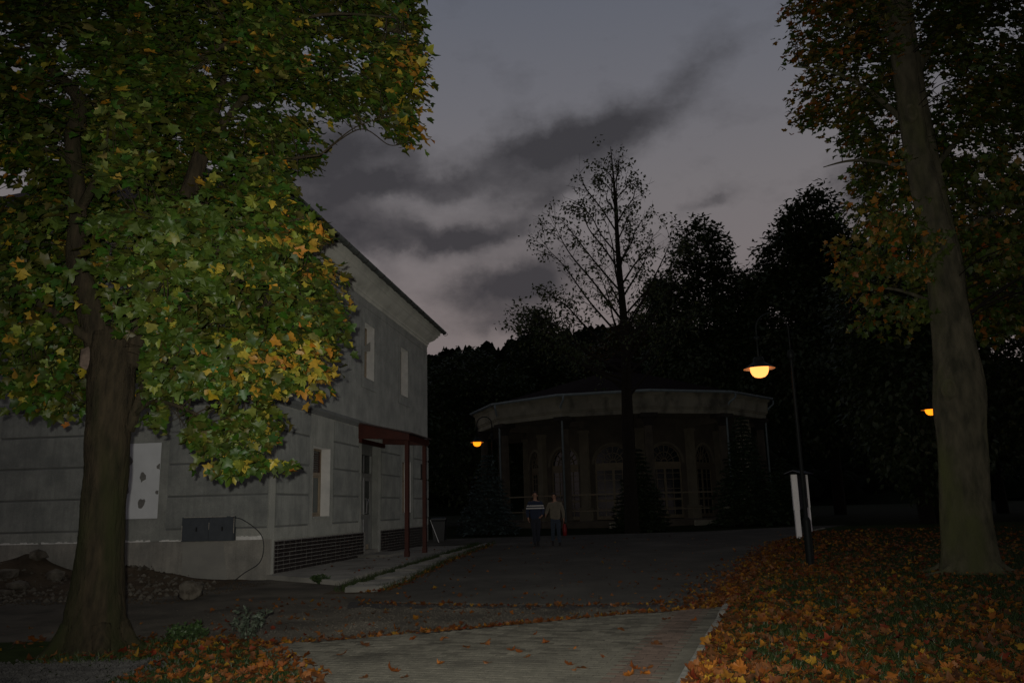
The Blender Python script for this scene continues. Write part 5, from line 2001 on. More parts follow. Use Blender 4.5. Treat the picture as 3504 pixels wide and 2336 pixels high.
# low stone sills before the steps, lantern cap on the roof
mb = MB()
mb.lathe([(1.62, 9.55), (1.62, 9.9), (1.75, 9.95), (1.4, 10.3), (.5, 10.7), (.1, 11.1), (.0, 11.12)], (0, 0, 0), 12)
pm_obj('roof_cap', mb, 'pav_roof', rot=TW)
mb = MB()
for q in (-2.2, 2.4):
    mb.box(9.9, 10.15, q - .9, q + .9, -.25, .16)
pm_obj('step_stone', mb, 'pav_stucco', rot=TW + A30 * .1)

# ------------------------------------------------------------------ street lamps
LGRP = 'hooded park lamps on swan-neck posts'


def lamp(x, y, rz, label, bowl):
    zb = float(hz(x, y)) + .02
    t = thing('street_lamp', (x, y, zb), label, 'street lamp', LGRP, rz)
    mb = MB()
    mb.lathe([(.10, -.15), (.10, .03), (.088, .05), (.088, 1.02), (.075, 1.08), (.045, 1.12), (.042, 3.2), (.034, 4.8)], (0, 0, 0), 16)
    mb.build('post', 'lamp_metal', t, True, True)
    mb = MB()
    mb.lathe([(.035, 4.74), (.075, 4.78), (.085, 4.86), (.06, 4.95), (.03, 4.98)], (0, 0, 0), 14)
    mb.build('collar', 'lamp_metal', t, True, True)
    mb = MB()
    pts = [(0, 0, 4.9), (0, 0, 5.2)] + [(-.39 + .39 * math.cos(q), 0, 5.48 + .39 * math.sin(q)) for q in np.linspace(0, math.pi, 16)] + [(-.78, 0, 5.25)]
    mb.tube(pts, .022, 8)
    mb.build('swan_neck', 'lamp_metal', t, True, True)
    mb = MB()
    mb.lathe([(.02, 5.32), (.07, 5.29), (.075, 5.24), (.025, 5.21), (.025, 4.78)], (-.78, 0, 0), 12)
    mb.build('hanger', 'lamp_metal', t, True, True)
    mb = MB()
    mb.lathe([(.03, 4.82), (.10, 4.81), (.125, 4.77), (.13, 4.70), (.20, 4.65), (.345, 4.555), (.365, 4.535)], (-.78, 0, 0), 28)
    sh = mb.build('lamp_shade', 'lamp_metal', t, True, True)
    mb = MB()
    mb.lathe([(.364, 4.534), (.33, 4.552), (.20, 4.60), (.12, 4.615)], (-.78, 0, 0), 28)
    mb.build('reflector', 'shade_inside', sh, True, True)
    mb = MB()
    mb.lathe([(.212, 4.585), (.214, 4.53), (.205, 4.47), (.175, 4.40), (.12, 4.345), (.05, 4.325), (.0, 4.323)], (-.78, 0, 0), 28)
    mb.build('bowl', bowl, sh, True, True)
    return t


lamp(6.57, 19.05, 0.05, 'lit park lamp on the lawn edge in front of the white-posted board', 'bowl_near')
lamp(-1.18, 43, 0.0, 'lit park lamp by the blue spruce left of the pavilion', 'bowl_far')
lamp(17.08, 32, 0.0, 'lit park lamp mostly hidden behind the grey right-hand trunk', 'bowl_far')

# ------------------------------------------------------------------ notice board by the lawn
nb = thing('notice_board', (9.9, 29.5, float(hz(9.9, 29.5))), 'dark notice board between two white posts behind the near lamp', 'notice board')
p1, p2 = Vector((9.70, 29.0, 0)), Vector((11.15, 32.0, 0))
bd = (p2 - p1).normalized()
bn = Vector((bd.y, -bd.x, 0))
for p, wd in ((p1, .10), (p2, .075)):
    zb = float(hz(p.x, p.y))
    mb = MB()
    for w_, q0, q1 in ((wd * .86, -.1, 1.0), (wd, 1.002, 2.22)):
        prof8 = []
        for s1, s2 in ((-1, -1), (1, -1), (1, 1), (-1, 1)):
            prof8.append(p + Vector((1, 0, 0)) * w_ * s1 + Vector((0, 1, 0)) * .05 * s2)
        mb.hexa([(q.x, q.y, zb + q0) for q in prof8] + [(q.x, q.y, zb + q1) for q in prof8])
        if w_ == wd:
            for k in (-.5, 0, .5):
                mb.tube([(p.x + k * wd, p.y - .052, zb + q0 + .02), (p.x + k * wd, p.y - .052, zb + q1 - .02)], .016, 5)
    mb.build('post', 'sign_white', nb)
mb = MB()
za, zb_ = float(hz(p1.x, p1.y)), float(hz(p2.x, p2.y))
a, b = p1 + bd * .12, p2 - bd * .12
mb.hexa([tuple(a - bn * .03 + Vector((0, 0, za + 1.0))), tuple(b - bn * .03 + Vector((0, 0, zb_ + 1.0))), tuple(b + bn * .03 + Vector((0, 0, zb_ + 1.0))), tuple(a + bn * .03 + Vector((0, 0, za + 1.0))),
         tuple(a - bn * .03 + Vector((0, 0, za + 2.2))), tuple(b - bn * .03 + Vector((0, 0, zb_ + 2.2))), tuple(b + bn * .03 + Vector((0, 0, zb_ + 2.2))), tuple(a + bn * .03 + Vector((0, 0, za + 2.2)))])
mb.build('panel', 'sign_panel', nb)
mb = MB()
a, b = p1 - bd * .2, p2 + bd * .2
for s_ in (-1, 1):
    mb.hexa([tuple(a + Vector((0, 0, za + 2.34))), tuple(b + Vector((0, 0, zb_ + 2.34))), tuple(b + bn * .3 * s_ + Vector((0, 0, zb_ + 2.235))), tuple(a + bn * .3 * s_ + Vector((0, 0, za + 2.235))),
             tuple(a + Vector((0, 0, za + 2.37))), tuple(b + Vector((0, 0, zb_ + 2.37))), tuple(b + bn * .3 * s_ + Vector((0, 0, zb_ + 2.26))), tuple(a + bn * .3 * s_ + Vector((0, 0, za + 2.26)))])
mb.build('cap_roof', 'sign_panel', nb)

# ------------------------------------------------------------------ wheeled bin, sticks, planter
bp = FR(16.0, .42, .14)
bn_ = thing('wheeled_bin', bp, 'black wheeled rubbish bin at the far corner of the house', 'rubbish bin')
mb = MB()
v = []
for z, w_, d_ in ((.06, .22, .24), (.9, .285, .33), (.98, .30, .35)):
    v += [(-w_, -d_, z), (w_, -d_, z), (w_, d_, z), (-w_, d_, z)]
mb.add(v, [(3, 2, 1, 0)] + [(r + k, r + (k + 1) % 4, r + 4 + (k + 1) % 4, r + 4 + k) for r in (0, 4) for k in range(4)] + [(8, 9, 10, 11)])
mb.build('body', 'bin_plastic', bn_, False, True)
mb = MB()
v = []
for z, w_, d_ in ((.985, .315, .37), (1.03, .315, .37), (1.075, .26, .30)):
    v += [(-w_, -d_, z), (w_, -d_, z), (w_, d_, z), (-w_, d_, z)]
mb.add(v, [(3, 2, 1, 0)] + [(r + k, r + (k + 1) % 4, r + 4 + (k + 1) % 4, r + 4 + k) for r in (0, 4) for k in range(4)] + [(8, 9, 10, 11)])
mb.build('lid', 'bin_plastic', bn_, False, True)
for s_ in (-1, 1):
    mb = MB()
    mb.tube([(s_ * .24, .27, .10), (s_ * .30, .27, .10)], .10, 14)
    mb.build('wheel', 'rubber', bn_, False, True)
mb = MB()
mb.tube([(-.24, .36, .93), (-.24, .44, .96), (.24, .44, .96), (.24, .36, .93)], .014, 6)
mb.build('handle', 'bin_plastic', bn_, False, True)
st = MB()
st.tube([FR(15.2, .62, .14), FR(15.75, .10, 1.12)], .013, 6)
tag(st.build('stick', 'sign_white'), 'thin white stick leaning on the house wall beside the black bin', 'stick')
zb = float(hz(11.5, 44))
mb = MB()
mb.lathe([(0, 0), (.27, 0), (.27, .05), (.31, .78), (.34, .80), (.34, .88), (.28, .88), (.26, .72), (0, .70)], (11.0, 43.2, zb), 18)
tag(mb.build('planter', 'pav_stucco', None, True), 'round stone planter on the grass before the right part of pavilion', 'planter')


# ------------------------------------------------------------------ two walkers
def skin_mesh(name, joints, bones, mat_name, parent, sub=2, root=0):
    me_ = bpy.data.meshes.new(name)
    me_.from_pydata([j[0] for j in joints], bones, [])
    o = bpy.data.objects.new(name, me_)
    COL.objects.link(o)
    o.parent = parent
    sk = o.modifiers.new('skin', 'SKIN')
    sk.use_smooth_shade = True
    for i, j in enumerate(joints):
        r_ = j[1]
        me_.skin_vertices[0].data[i].radius = r_ if isinstance(r_, tuple) else (r_, r_)
        me_.skin_vertices[0].data[i].use_root = (i == root)
    sb = o.modifiers.new('sub', 'SUBSURF')
    sb.levels = sb.render_levels = sub
    dg = bpy.context.evaluated_depsgraph_get()
    nm_ = bpy.data.meshes.new_from_object(o.evaluated_get(dg))
    o.modifiers.clear()
    o.data = nm_
    nm_.name = name
    nm_.materials.clear()
    nm_.materials.append(MATS[mat_name])
    for p in nm_.polygons:
        p.use_smooth = True
    return o


def person(x, y, rz, label, top_mat, leg_mat, height, arms, legs, tilt=0.0, long_hair=False):
    """figure facing -Y, built for 1.80 m then scaled; arms/legs give joint positions"""
    zb = float(hz(x, y)) + .024
    t = thing('person', (x, y, zb), label, 'person', None, rz)
    k = height / 1.8
    t.scale = (k, k, k)
    # skin: head, neck, chest core, arms to the hands
    J = [((0, 0, 1.05), (.12, .09)), ((0, .01, 1.30), (.14, .10)), ((0, .01, 1.46), (.10, .08)), ((0, 0, 1.53), .058), ((tilt * .5, -.01, 1.60), .06), ((tilt, -.025, 1.66), (.072, .085)), ((tilt, -.015, 1.72), (.078, .092)), ((tilt, -.01, 1.78), (.060, .075))]
    B = [(i, i + 1) for i in range(7)]
    for s_ in (-1, 1):
        A = arms[0 if s_ < 0 else 1]
        n0 = len(J)
        J += [((s_ * .17, .01, 1.44), .055), (A[0], .042), (A[1], .028), (A[2], (.034, .020))]
        B += [(2, n0), (n0, n0 + 1), (n0 + 1, n0 + 2), (n0 + 2, n0 + 3)]
        wv, pv_ = Vector(A[1]), Vector(A[2])
        dv = (pv_ - wv).normalized()
        sd = dv.cross(Vector((1, 0, 0))).normalized()
        for q, ln in ((-.028, .065), (-.010, .078), (.010, .074), (.027, .060)):
            m1 = len(J)
            b0 = pv_ + sd * q
            J += [(tuple(b0 + dv * .022), .0085), (tuple(b0 + dv * ln * .6 + Vector((-s_ * .008, 0, 0))), .008), (tuple(b0 + dv * ln + Vector((-s_ * .024, 0, 0))), .0065)]
            B += [(n0 + 3, m1), (m1, m1 + 1), (m1 + 1, m1 + 2)]
        m1 = len(J)
        th = wv + dv * .035 - sd * .03
        J += [(tuple(th), .011), (tuple(th + dv * .035 - sd * .024), .009), (tuple(th + dv * .06 - sd * .026), .007)]
        B += [(n0 + 2, m1), (m1, m1 + 1), (m1 + 1, m1 + 2)]
    body = skin_mesh('body', J, B, 'skin', t)
    # face
    mb = MB()
    mb.add([(tilt - .018, -.105, 1.665), (tilt + .018, -.105, 1.665), (tilt, -.138, 1.672), (tilt, -.108, 1.715)], [(0, 1, 2), (1, 3, 2), (3, 0, 2)])
    for s_ in (-1, 1):
        mb.lathe([(.0, -.028), (.014, -.026), (.018, 0), (.012, .028), (0, .03)], (tilt + s_ * .079, -.01, 1.69), 8)
    mb.build('nose_and_ears', 'skin', body, True, True)
    mb = MB()
    for s_ in (-1, 1):
        mb.lathe([(0, -.010), (.013, -.006), (.015, 0), (.013, .006), (0, .010)], (tilt + s_ * .031, -.098, 1.703), 8)
    mb.box(tilt - .026, tilt + .026, -.110, -.095, 1.640, 1.648)
    mb.build('eyes_and_mouth', 'hair', body, True, True)
    # hair cap
    mb = MB()
    v, f = [], []
    ns, nr = 14, 7
    for i in range(nr):
        q = (i / (nr - 1)) * (2.0 if not long_hair else 2.25)
        for s_ in range(ns):
            a_ = 2 * math.pi * s_ / ns
            front = max(0, -math.sin(a_))
            qq = q * (1 - .48 * front)
            v.append((tilt + .092 * math.sin(qq) * math.cos(a_), -.005 + .108 * math.sin(qq) * math.sin(a_), 1.715 + .112 * math.cos(qq) - (.05 if long_hair and i > 4 and front < .4 else 0)))
    for i in range(nr - 1):
        for s_ in range(ns):
            f.append((i * ns + s_, i * ns + (s_ + 1) % ns, (i + 1) * ns + (s_ + 1) % ns, (i + 1) * ns + s_))
    mb.add(v, f)
    mb.build('hair', 'hair', t, True, True)
    # jacket
    J = [((0, .0, .86), (.185, .135)), ((0, -.005, 1.02), (.195, .145)), ((0, 0, 1.22), (.195, .140)), ((0, .01, 1.38), (.185, .125)), ((0, .01, 1.47), (.125, .095)), ((0, .005, 1.53), .075)]
    B = [(i, i + 1) for i in range(5)]
    for s_ in (-1, 1):
        A = arms[0 if s_ < 0 else 1]
        n0 = len(J)
        e_, w_ = Vector(A[0]), Vector(A[1])
        J += [((s_ * .195, .01, 1.425), .082), (tuple((Vector((s_ * .2, .01, 1.42)) + e_) / 2), .070), (tuple(e_), .062), (tuple((e_ + w_) / 2), .055), (tuple(w_), .046)]
        B += [(3, n0), (n0, n0 + 1), (n0 + 1, n0 + 2), (n0 + 2, n0 + 3), (n0 + 3, n0 + 4)]
    skin_mesh('jacket', J, B, top_mat, t)
    # trousers
    J = [((0, .0, .98), (.155, .115)), ((0, .0, .90), (.165, .125))]
    B = [(0, 1)]
    for s_ in (-1, 1):
        L = legs[0 if s_ < 0 else 1]
        n0 = len(J)
        hip = Vector((s_ * .095, 0, .84))
        J += [(tuple(hip), .100), (tuple((hip + Vector(L[0])) / 2), .088), (L[0], .070), (tuple((Vector(L[0]) + Vector(L[1])) / 2), .066), (L[1], .060)]
        B += [(1, n0), (n0, n0 + 1), (n0 + 1, n0 + 2), (n0 + 2, n0 + 3), (n0 + 3, n0 + 4)]
    skin_mesh('trousers', J, B, leg_mat, t)
    for L in legs:
        a_ = Vector(L[1])
        d_ = Vector(L[2])
        J = [(tuple(a_ + Vector((0, .02, .03))), .045), (tuple(a_ + Vector((0, .02, -.045))), (.045, .05)), (tuple(a_ + Vector((0, 0, -.05)) + d_ * .09), (.045, .036)), (tuple(a_ + Vector((0, 0, -.06)) + d_ * .19), (.043, .026))]
        skin_mesh('shoe', J, [(0, 1), (1, 2), (2, 3)], 'shoe', t)
    return t


F_ = (0, -1, 0)
person(.66, 29.1, .04, 'person in navy jacket with two white chest stripes, walking arm in arm', 'navy_cloth', 'dark_cloth', 1.86,
       [((-.27, .03, 1.17), (-.25, -.06, .95), (-.24, -.09, .87)), ((.27, .06, 1.17), (.22, -.08, 1.02), (.17, -.12, .98))],
       [((-.07, -.06, .47), (-.04, .0, .105), (0, -.97, -.1)), ((.08, .02, .48), (.07, .20, .16), (0, -.8, -.55))], tilt=.0)
person(1.36, 29.35, -.05, 'person in beige jacket and blue jeans with a red bag at their side', 'beige_cloth', 'jeans', 1.80,
       [((-.29, .03, 1.20), (-.33, -.10, 1.06), (-.34, -.16, 1.02)), ((.28, .02, 1.16), (.29, .0, .92), (.292, .0, .83))],
       [((-.10, .03, .48), (-.12, .19, .17), (0, -.8, -.55)), ((.10, -.08, .47), (.12, -.06, .105), (0, -.97, -.1))], tilt=-.03, long_hair=True)
# the red bag hangs from the hand
zb = float(hz(1.67, 29.3)) + .024
bag = thing('shopping_bag', (1.665, 29.33, zb + .34), 'red bag hanging from the hand of the person in beige', 'bag')
mb = MB()
v = []
for z, w_, d_ in ((0, .07, .11), (.18, .085, .13), (.34, .07, .125), (.40, .045, .11)):
    for q in range(10):
        t_ = 2 * math.pi * q / 10
        v.append((w_ * math.cos(t_) * (1 + .1 * math.sin(q * 3 + z * 9)), d_ * math.sin(t_), z))
mb.add(v, [(j * 10 + q, j * 10 + (q + 1) % 10, (j + 1) * 10 + (q + 1) % 10, (j + 1) * 10 + q) for j in range(3) for q in range(10)] + [tuple(reversed(range(10)))])
mb.build('sack', 'red_bag', bag, True, True)
mb = MB()
mb.tube([(-.02, -.07, .39), (-.03, -.02, .47), (-.03, .02, .47), (-.02, .07, .39)], .007, 5)
mb.build('handle', 'red_bag', bag, True, True)

# ------------------------------------------------------------------ fallen leaves
rl = np.random.default_rng(41)


def lawn_height(x, y):
    return hz(x, y) + .05


def litter_cols(n, warm=1.0):
    pal = np.array([(.22, .072, .008), (.28, .115, .010), (.135, .038, .006), (.17, .064, .018), (.085, .032, .009), (.33, .18, .015), (.21, .09, .042), (.16, .024, .006)])
    p = np.array([.2, .15, .17, .13, .14, .09, .07, .05])
    return pal[rl.choice(len(pal), n, p=p)] * rl.uniform(.7, 1.2, (n, 1))


pts = []
# right lawn, thickest near the kerb and under the near part
need = 16500
while sum(len(p) for p in pts) < need:
    y = 6.2 + 26 * rl.uniform(0, 1, 9000) ** 2.1
    kx = np.interp(y, [6, 7.47, 13.4, 21.9, 28, 33], [.96, 1.41, 3.32, 6.42, 8.8, 11.6])
    x = kx + .06 + (rl.uniform(0, 1, 9000) ** 1.25) * 11
    clump = .5 + .5 * np.sin(x * 2.1 + 1.3 * np.sin(y * 1.4)) * np.cos(y * 1.7 + np.sin(x * 1.9))
    ok = rl.uniform(0, 1, 9000) < (.12 + .88 * clump ** 1.5) * np.exp(-(x - kx) / 6)
    pts.append(np.stack([x, y, lawn_height(x, y) + rl.uniform(.012, .05, 9000)], 1)[ok])
lawnP = np.concatenate(pts)[:need]
other = []


def strip(n, fx, fy, z):
    y = fy(n)
    x = fx(y, n)
    other.append(np.stack([x, y, np.broadcast_to(z(x, y), x.shape) + rl.uniform(.006, .02, n)], 1))


kbx = lambda y: np.interp(y, [6, 7.47, 13.4, 16.7, 21.9, 28, 33], [.96, 1.41, 3.32, 4.52, 6.42, 8.8, 11.6])
strip(1700, lambda y, n: kbx(y) - .05 - np.abs(rl.normal(0, .34, n)) * np.interp(y, [12.5, 14, 24], [.7, 1.2, .9]), lambda n: 12.6 + 16 * rl.uniform(0, 1, n) ** 1.5, lambda x, y: hz(x, y) + .03)
strip(900, lambda y, n: kbx(y) + rl.normal(.02, .10, n), lambda n: 12.2 + 17 * rl.uniform(0, 1, n) ** 1.2, lambda x, y: hz(x, y) + .085)
# drift along the asphalt edge, and along the far edge of the paving
x = rl.uniform(-2.6, 3.3, 260)
other.append(np.stack([x, np.interp(x, [-2.6, -1.9, -.1, 1.4, 2.8, 4], [14.7, 14.27, 13.55, 13.33, 13.38, 13.6]) - .04 - np.abs(rl.normal(0, .16, 260)), np.full(260, .018)], 1))
x = rl.uniform(-3.3, 2.9, 620)
other.append(np.stack([x, np.interp(x, [-3.2, -1.55, -.1, 1.24, 3.1], [9.85, 10.45, 11.12, 11.8, 12.45]) + .03 + np.abs(rl.normal(0, .16, 620)) * np.interp(x, [-3.3, 0, 2.9], [1.3, .8, .9]), np.full(620, .012) + rl.uniform(0, .02, 620)], 1))
# scattered over the worn strip, the asphalt and the slabs
x = rl.uniform(-5, 3, 420)
y = rl.uniform(10.2, 15.5, 420)
other.append(np.stack([x, y, np.where(y > 13.6, .03, .012)], 1)[(y < 13.4) | (x < -2.4)])
y = 13.8 + 20 * rl.uniform(0, 1, 420) ** 1.4
x = rl.uniform(-2, 1, 420) * .0 + np.interp(y, [13, 17, 24, 28, 30], [-2.1, -2.35, -2.05, -1.5, -1.0]) + rl.uniform(0, 1, 420) ** 1.2 * (kbx(y) + 2)
other.append(np.stack([x, y, hz(x, y) + .032], 1))
y = rl.uniform(16, 31, 700)
x = np.interp(y, [16.2, 18, 20.6, 24, 28, 32.5], [-2.7, -2.4, -2.25, -2.0, -1.5, -.75]) + rl.normal(0, .12, 700)
other.append(np.stack([x, y, hz(x, y) + .04], 1))
# corner lawn at the lower left
xx = rl.uniform(-5.2, -1.6, 2300)
yy = 6.6 + 4.0 * rl.uniform(0, 1, 2300)
lim = np.interp(yy, [2, 7.0, 7.9, 8.6, 9.4, 10.1, 10.6], [-1.3, -1.75, -1.98, -2.28, -2.75, -3.1, -4.2])
dens = np.exp(-(lim - xx) / 1.6)
ok = (xx < lim + .22) & (rl.uniform(0, 1, 2300) < dens) & ~((xx < -3.7) & (yy < 9.0))
cornerP = np.stack([xx, yy, np.where(xx < lim, .05, .04) + rl.uniform(.005, .045, 2300)], 1)[ok]
# litter at the tree foot and on the pavement by the porch
xx = rl.uniform(-7.5, -3.2, 260)
yy = rl.uniform(10.0, 12.2, 260)
other.append(np.stack([xx, yy, np.full(260, .05)], 1)[(yy < 10.7) | (rl.uniform(0, 1, 260) < .2)])
tt = rl.uniform(0, 15, 60)
oo = rl.uniform(.4, 2.3, 60)
other.append(np.array([FR(a_, b_, .13) for a_, b_ in zip(tt, oo)]))


def litter_arrays(P_):
    n = len(P_)
    Nm = np.stack([rl.normal(0, .55, n), rl.normal(0, .55, n), np.ones(n)], 1)
    D = rl.normal(0, 1, (n, 3))
    return Nm, D, .042 + .075 * rl.uniform(0, 1, n) ** 1.7, litter_cols(n) * .72


Nm, D, sz, cl = litter_arrays(lawnP)
# individually built: the leaves that show largest
vis = (lawnP[:, 1] > 7.25) & (lawnP[:, 0] < lawnP[:, 1] * .62)
order = np.argsort(np.where(vis, lawnP[:, 1] - sz * 12, 99))
nb_ = 190
big, small = order[:nb_], order[nb_:]
v, f, c = leaf_arrays('maple_low', lawnP[small], Nm[small], D[small], sz[small], cl[small], rl, .5)
tag(mk('leaf_litter', v, f, 'leaf_dry', None, cols=c), 'fallen maple leaves covering the right-hand lawn', 'leaf litter', kind='stuff')
PAL_F = [(.22, .072, .008), (.28, .115, .010), (.135, .038, .006), (.17, .064, .018), (.085, .032, .009), (.33, .18, .015)]
CN = ['orange', 'golden yellow', 'dark rust', 'pale brown', 'dark brown', 'bright yellow']


def spot(p):
    d = p[0] - KERB(p[1])
    if p[0] < -1.6:
        return ' close to the paving' if p[0] > -2.6 else ' nearer the trunk'
    if d < 0:
        return ''
    return (' right beside the kerb' if d < .5 else ' about a metre from the kerb' if d < 1.4 else ' well inside the lawn' if d < 2.6 else ' towards the lower right corner')


def top_leaves(idx, P_, Nm, D, sz, cl, where, grp):
    for i in idx:
        j = nearest_pal(cl[i], PAL_F)
        o = mk('fallen_leaf', None, None, None, None, mesh=leaf_variant('maple', 60 + j * 2 + int(i) % 2, PAL_F[j], .5, 'leaf_dry'))
        o.matrix_world = leaf_matrix(Vector(P_[i]), Nm[i], D[i], float(sz[i]))
        tag(o, ('large ' if sz[i] > .115 else 'small ' if sz[i] < .09 else '') + CN[j] + ' fallen maple leaf ' + where + spot(P_[i]), 'leaf', grp + ', ' + CN[j])


top_leaves(big, lawnP, Nm, D, sz, cl, 'on the right-hand lawn', 'leaves on the right lawn')
Nm, D, sz, cl = litter_arrays(cornerP)
order = np.argsort(np.where((cornerP[:, 1] > 7.6), cornerP[:, 1] - sz * 12, 99))
big, small = order[:70], order[70:]
v, f, c = leaf_arrays('maple_low', cornerP[small], Nm[small], D[small], sz[small], cl[small], rl, .5)
tag(mk('leaf_litter', v, f, 'leaf_dry', None, cols=c), 'fallen maple leaves on the grass corner at lower left', 'leaf litter', kind='stuff')
top_leaves(big, cornerP, Nm, D, sz, cl, 'on the corner lawn', 'leaves on the corner lawn')
oP = np.concatenate(other)
Nm, D, sz, cl = litter_arrays(oP)
sz *= .85
v, f, c = leaf_arrays('maple_low', oP, Nm, D, sz, cl * .9, rl, .5)
tag(mk('leaf_drift', v, f, 'leaf_dry', None, cols=c), 'drifts of fallen leaves along kerb, road edge and paving', 'leaf litter', kind='stuff')
# the few single leaves lying on the paving
lone = [(-1.25, 10.1), (-.62, 9.35), (-.40, 9.62), (-.12, 9.05), (-.05, 9.0), (.30, 9.45), (.55, 9.18), (.10, 8.7), (-.3, 8.45), (-.75, 8.35), (.42, 8.25), (.56, 8.02), (.50, 8.0), (1.05, 7.85), (1.12, 7.72), (.98, 7.66), (1.18, 7.95),
        (-1.15, 8.0), (-1.4, 7.85), (-1.05, 7.75), (1.9, 11.2), (2.2, 10.9), (1.25, 10.3), (-1.75, 9.6), (.8, 8.6), (1.5, 9.3), (-.9, 9.9), (-1.9, 9.0), (.2, 10.2)]
LP_ = np.array([(a_, b_, .043) for a_, b_ in lone])
Nm, D, sz, cl = litter_arrays(LP_)
Nm[:, :2] *= .45
sz = sz * .8 + .045
top_leaves(range(len(lone)), LP_, Nm, D, sz, cl, 'lying alone on the block paving', 'lone leaves on the paving')

# ------------------------------------------------------------------ grass
def blades(P_, h0, h1, wd, cols_, name, label, lean=.35, parent=None):
    n = len(P_)
    a_ = rl.uniform(0, 2 * math.pi, n)
    h = rl.uniform(h0, h1, n)
    s_ = np.stack([np.cos(a_), np.sin(a_), np.zeros(n)], 1) * wd
    ln = np.stack([rl.normal(0, lean, n), rl.normal(0, lean, n), np.ones(n)], 1) * h[:, None]
    mid_ = P_ + ln * .55
    tip = P_ + ln + np.stack([ln[:, 0] * .6, ln[:, 1] * .6, -np.abs(ln[:, 0]) * .2], 1)
    v = np.stack([P_ - s_, P_ + s_, mid_ + s_ * .7, mid_ - s_ * .7, tip], 1).reshape(-1, 3)
    b = (np.arange(n) * 5)[:, None]
    f = np.concatenate([np.array([[0, 1, 2]]) + b, np.array([[0, 2, 3]]) + b, np.array([[3, 2, 4]]) + b])
    cc = np.repeat(cols_, 5, 0)
    return tag(mk(name, v, f, 'leaf', parent, cols=cc), label, 'grass', kind='stuff')


def gcol(n):
    p = np.array([(.026, .046, .012), (.034, .058, .014), (.020, .034, .010), (.048, .058, .016)])
    return p[rl.integers(0, 4, n)] * rl.uniform(.8, 1.25, (n, 1))


n = 52000
y = 6.4 + 16 * rl.uniform(0, 1, n) ** 1.6
x = kbx(y) + .08 + rl.uniform(0, 1, n) ** 1.1 * 9.5
blades(np.stack([x, y, lawn_height(x, y) - .005], 1), .04, .10, .0045, gcol(n), 'grass', 'short grass between the leaves on the right-hand lawn')
n = 11000
xx = rl.uniform(-5.2, -1.7, n)
yy = rl.uniform(6.8, 10.5, n)
lim = np.interp(yy, [2, 7.0, 7.9, 8.6, 9.4, 10.1, 10.6], [-1.3, -1.75, -1.98, -2.28, -2.75, -3.1, -4.2])
ok = (xx < lim) & ~((xx < -3.7) & (yy < 8.9))
blades(np.stack([xx, yy, np.full(n, .03)], 1)[ok], .035, .10, .004, gcol(int(ok.sum())), 'grass', 'short grass on the corner lawn at lower left')
n = 4200
y = rl.uniform(16.4, 32, n)
x = np.interp(y, [16.2, 18, 20.6, 24, 28, 32.5], [-3.42, -3.40, -3.08, -2.72, -2.12, -1.4]) + rl.normal(0, .09, n)
x[::3] = np.interp(y[::3], [16.2, 18, 20.6, 24, 28, 32.5], [-2.68, -2.40, -2.25, -2.0, -1.5, -.75]) + rl.normal(0, .06, len(x[::3]))
blades(np.stack([x, y, hz(x, y) + .01], 1), .06, .20, .005, gcol(n), 'grass', 'ragged grass strip between the house pavement and the slabs')


def plant(name, x, y, z, label, n, h, spread, ln, wd, pal, seed, stemmat='bark_dark'):
    rg_ = np.random.default_rng(900 + seed)
    t = thing(name, (x, y, z), label, 'plant')
    mb = MB()
    P_, D = [], []
    for i in range(n):
        a_ = rg_.uniform(0, 2 * math.pi)
        hh = h * rg_.uniform(.5, 1.0)
        e = np.array([x + math.cos(a_) * spread * rg_.uniform(.3, 1), y + math.sin(a_) * spread * rg_.uniform(.3, 1), z + hh])
        m_ = np.array([x, y, z]) * .5 + e * .5 + (0, 0, hh * .12)
        mb.tube([(x, y, z - .03), tuple(m_), tuple(e)], [.006, .005, .002], 4, cap=False)
        path = spline([(x, y, z), m_, e], 6)
        for q in path[3:]:
            for s_ in range(3):
                P_.append(np.array(q) + rg_.normal(0, .008, 3))
                D.append(rg_.normal(0, 1, 3) + (0, 0, .25))
    mb.build('stems', stemmat, t)
    P_, D = np.array(P_), np.array(D)
    k = len(P_)
    pal = np.array(pal)
    v, f, c_ = leaf_arrays('oval', P_, rg_.normal(0, .5, (k, 3)) + (0, -.3, .9), D, rg_.uniform(ln * .6, ln, k), pal[rg_.integers(0, len(pal), k)], rg_)
    v = v
    tag(mk('foliage', v, f, 'leaf', t, cols=c_), kind='stuff')


plant('sage_plant', -3.22, 10.2, .03, 'grey-green leafy plant at the tip of the corner lawn', 10, .44, .38, .075, .02, [(.060, .078, .055), (.045, .062, .042), (.075, .092, .066)], 1)
plant('low_bush', -3.95, 10.2, .03, 'low dark green bush between the left trunk and the grey-green plant', 26, .22, .30, .07, .02, [(.03, .055, .018), (.04, .07, .02)], 2)
plant('weed', -4.35, 18.55, .02, 'small weed growing against the edge of the house pavement', 9, .16, .2, .09, .02, [(.035, .06, .02), (.045, .075, .024)], 3)

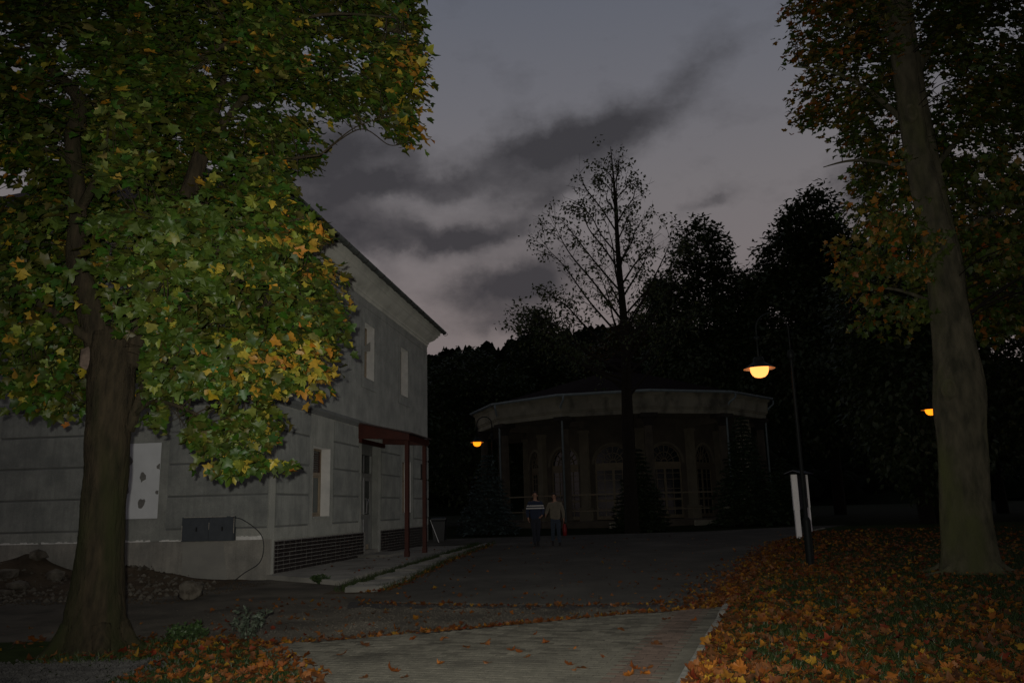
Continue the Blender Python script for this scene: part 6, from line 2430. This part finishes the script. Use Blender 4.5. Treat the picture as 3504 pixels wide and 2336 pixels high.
# pale gravel at the lower left
n = 5200
xx = rl.uniform(-5.6, -3.55, n)
yy = rl.uniform(7.4, 9.15, n) + rl.normal(0, .1, n)
ok = rl.uniform(0, 1, n) < np.exp(-np.maximum(0, xx + 3.9) * 5) * np.exp(-np.maximum(0, yy - 8.95) * 5)
P_ = np.stack([xx, yy, np.full(n, .042) + rl.uniform(0, .012, n)], 1)[ok]
ico, icf = rock_verts(1, .7, 5, 1)
oct_v = np.array([(1, 0, 0), (-1, 0, 0), (0, 1, 0), (0, -1, 0), (0, 0, .8), (0, 0, -.8)], float)
oct_f = np.array([(0, 2, 4), (2, 1, 4), (1, 3, 4), (3, 0, 4), (2, 0, 5), (1, 2, 5), (3, 1, 5), (0, 3, 5)])


def pebbles(P_, r0, r1, name, label, material):
    n = len(P_)
    r = rl.uniform(r0, r1, n)
    a_ = rl.uniform(0, 6.28, n)
    v = oct_v[None] * r[:, None, None] * rl.uniform(.7, 1.3, (n, 6, 1))
    ca, sa = np.cos(a_)[:, None], np.sin(a_)[:, None]
    v = np.stack([v[..., 0] * ca - v[..., 1] * sa, v[..., 0] * sa + v[..., 1] * ca, v[..., 2]], -1) + P_[:, None]
    f = (oct_f[None] + (np.arange(n) * 6)[:, None, None]).reshape(-1, 3)
    tag(mk(name, v.reshape(-1, 3), f, material), label, 'gravel', kind='stuff')


n = 420
ss = rl.uniform(.3, 6.2, n)
oo = rl.uniform(1.2, 4.4, n)
pebbles(np.array([FL(a_, b_, max(heap_z(a_, b_), 0) + .01) for a_, b_ in zip(ss, oo)]), .025, .075, 'rubble_grit', 'fist-sized rubble strewn along the foot of the house front', 'rubble')
pebbles(P_, .010, .024, 'gravel', 'pale gravel beside the tree foot at lower left', 'gravel')
n = 5200
xx = rl.uniform(-6.5, 3.2, n)
yy = rl.uniform(10.4, 14.4, n)
ok = (yy > np.interp(xx, [-3.2, -1.55, -.1, 1.24, 3.1], [9.85, 10.45, 11.12, 11.8, 12.45])) & (yy < np.interp(xx, [-6.5, -2.6, -1.9, -.1, 1.4, 2.8, 4], [15, 14.7, 14.27, 13.55, 13.33, 13.38, 13.6])) & (rl.uniform(0, 1, n) < np.exp(-np.maximum(0, -2 - xx) * .7))
pebbles(np.stack([xx, yy, np.full(n, .003)], 1)[ok], .006, .018, 'gravel', 'loose grit on the broken road strip before the asphalt', 'old_road')
n = 2500
ss = rl.uniform(-.5, 9, n)
oo = rl.uniform(.8, 4.9, n)
pebbles(np.array([FL(a_, b_, max(heap_z(a_, b_), 0) + .005) for a_, b_ in zip(ss, oo)]), .008, .03, 'rubble_grit', 'stones and clods strewn over the earth heap', 'earth')
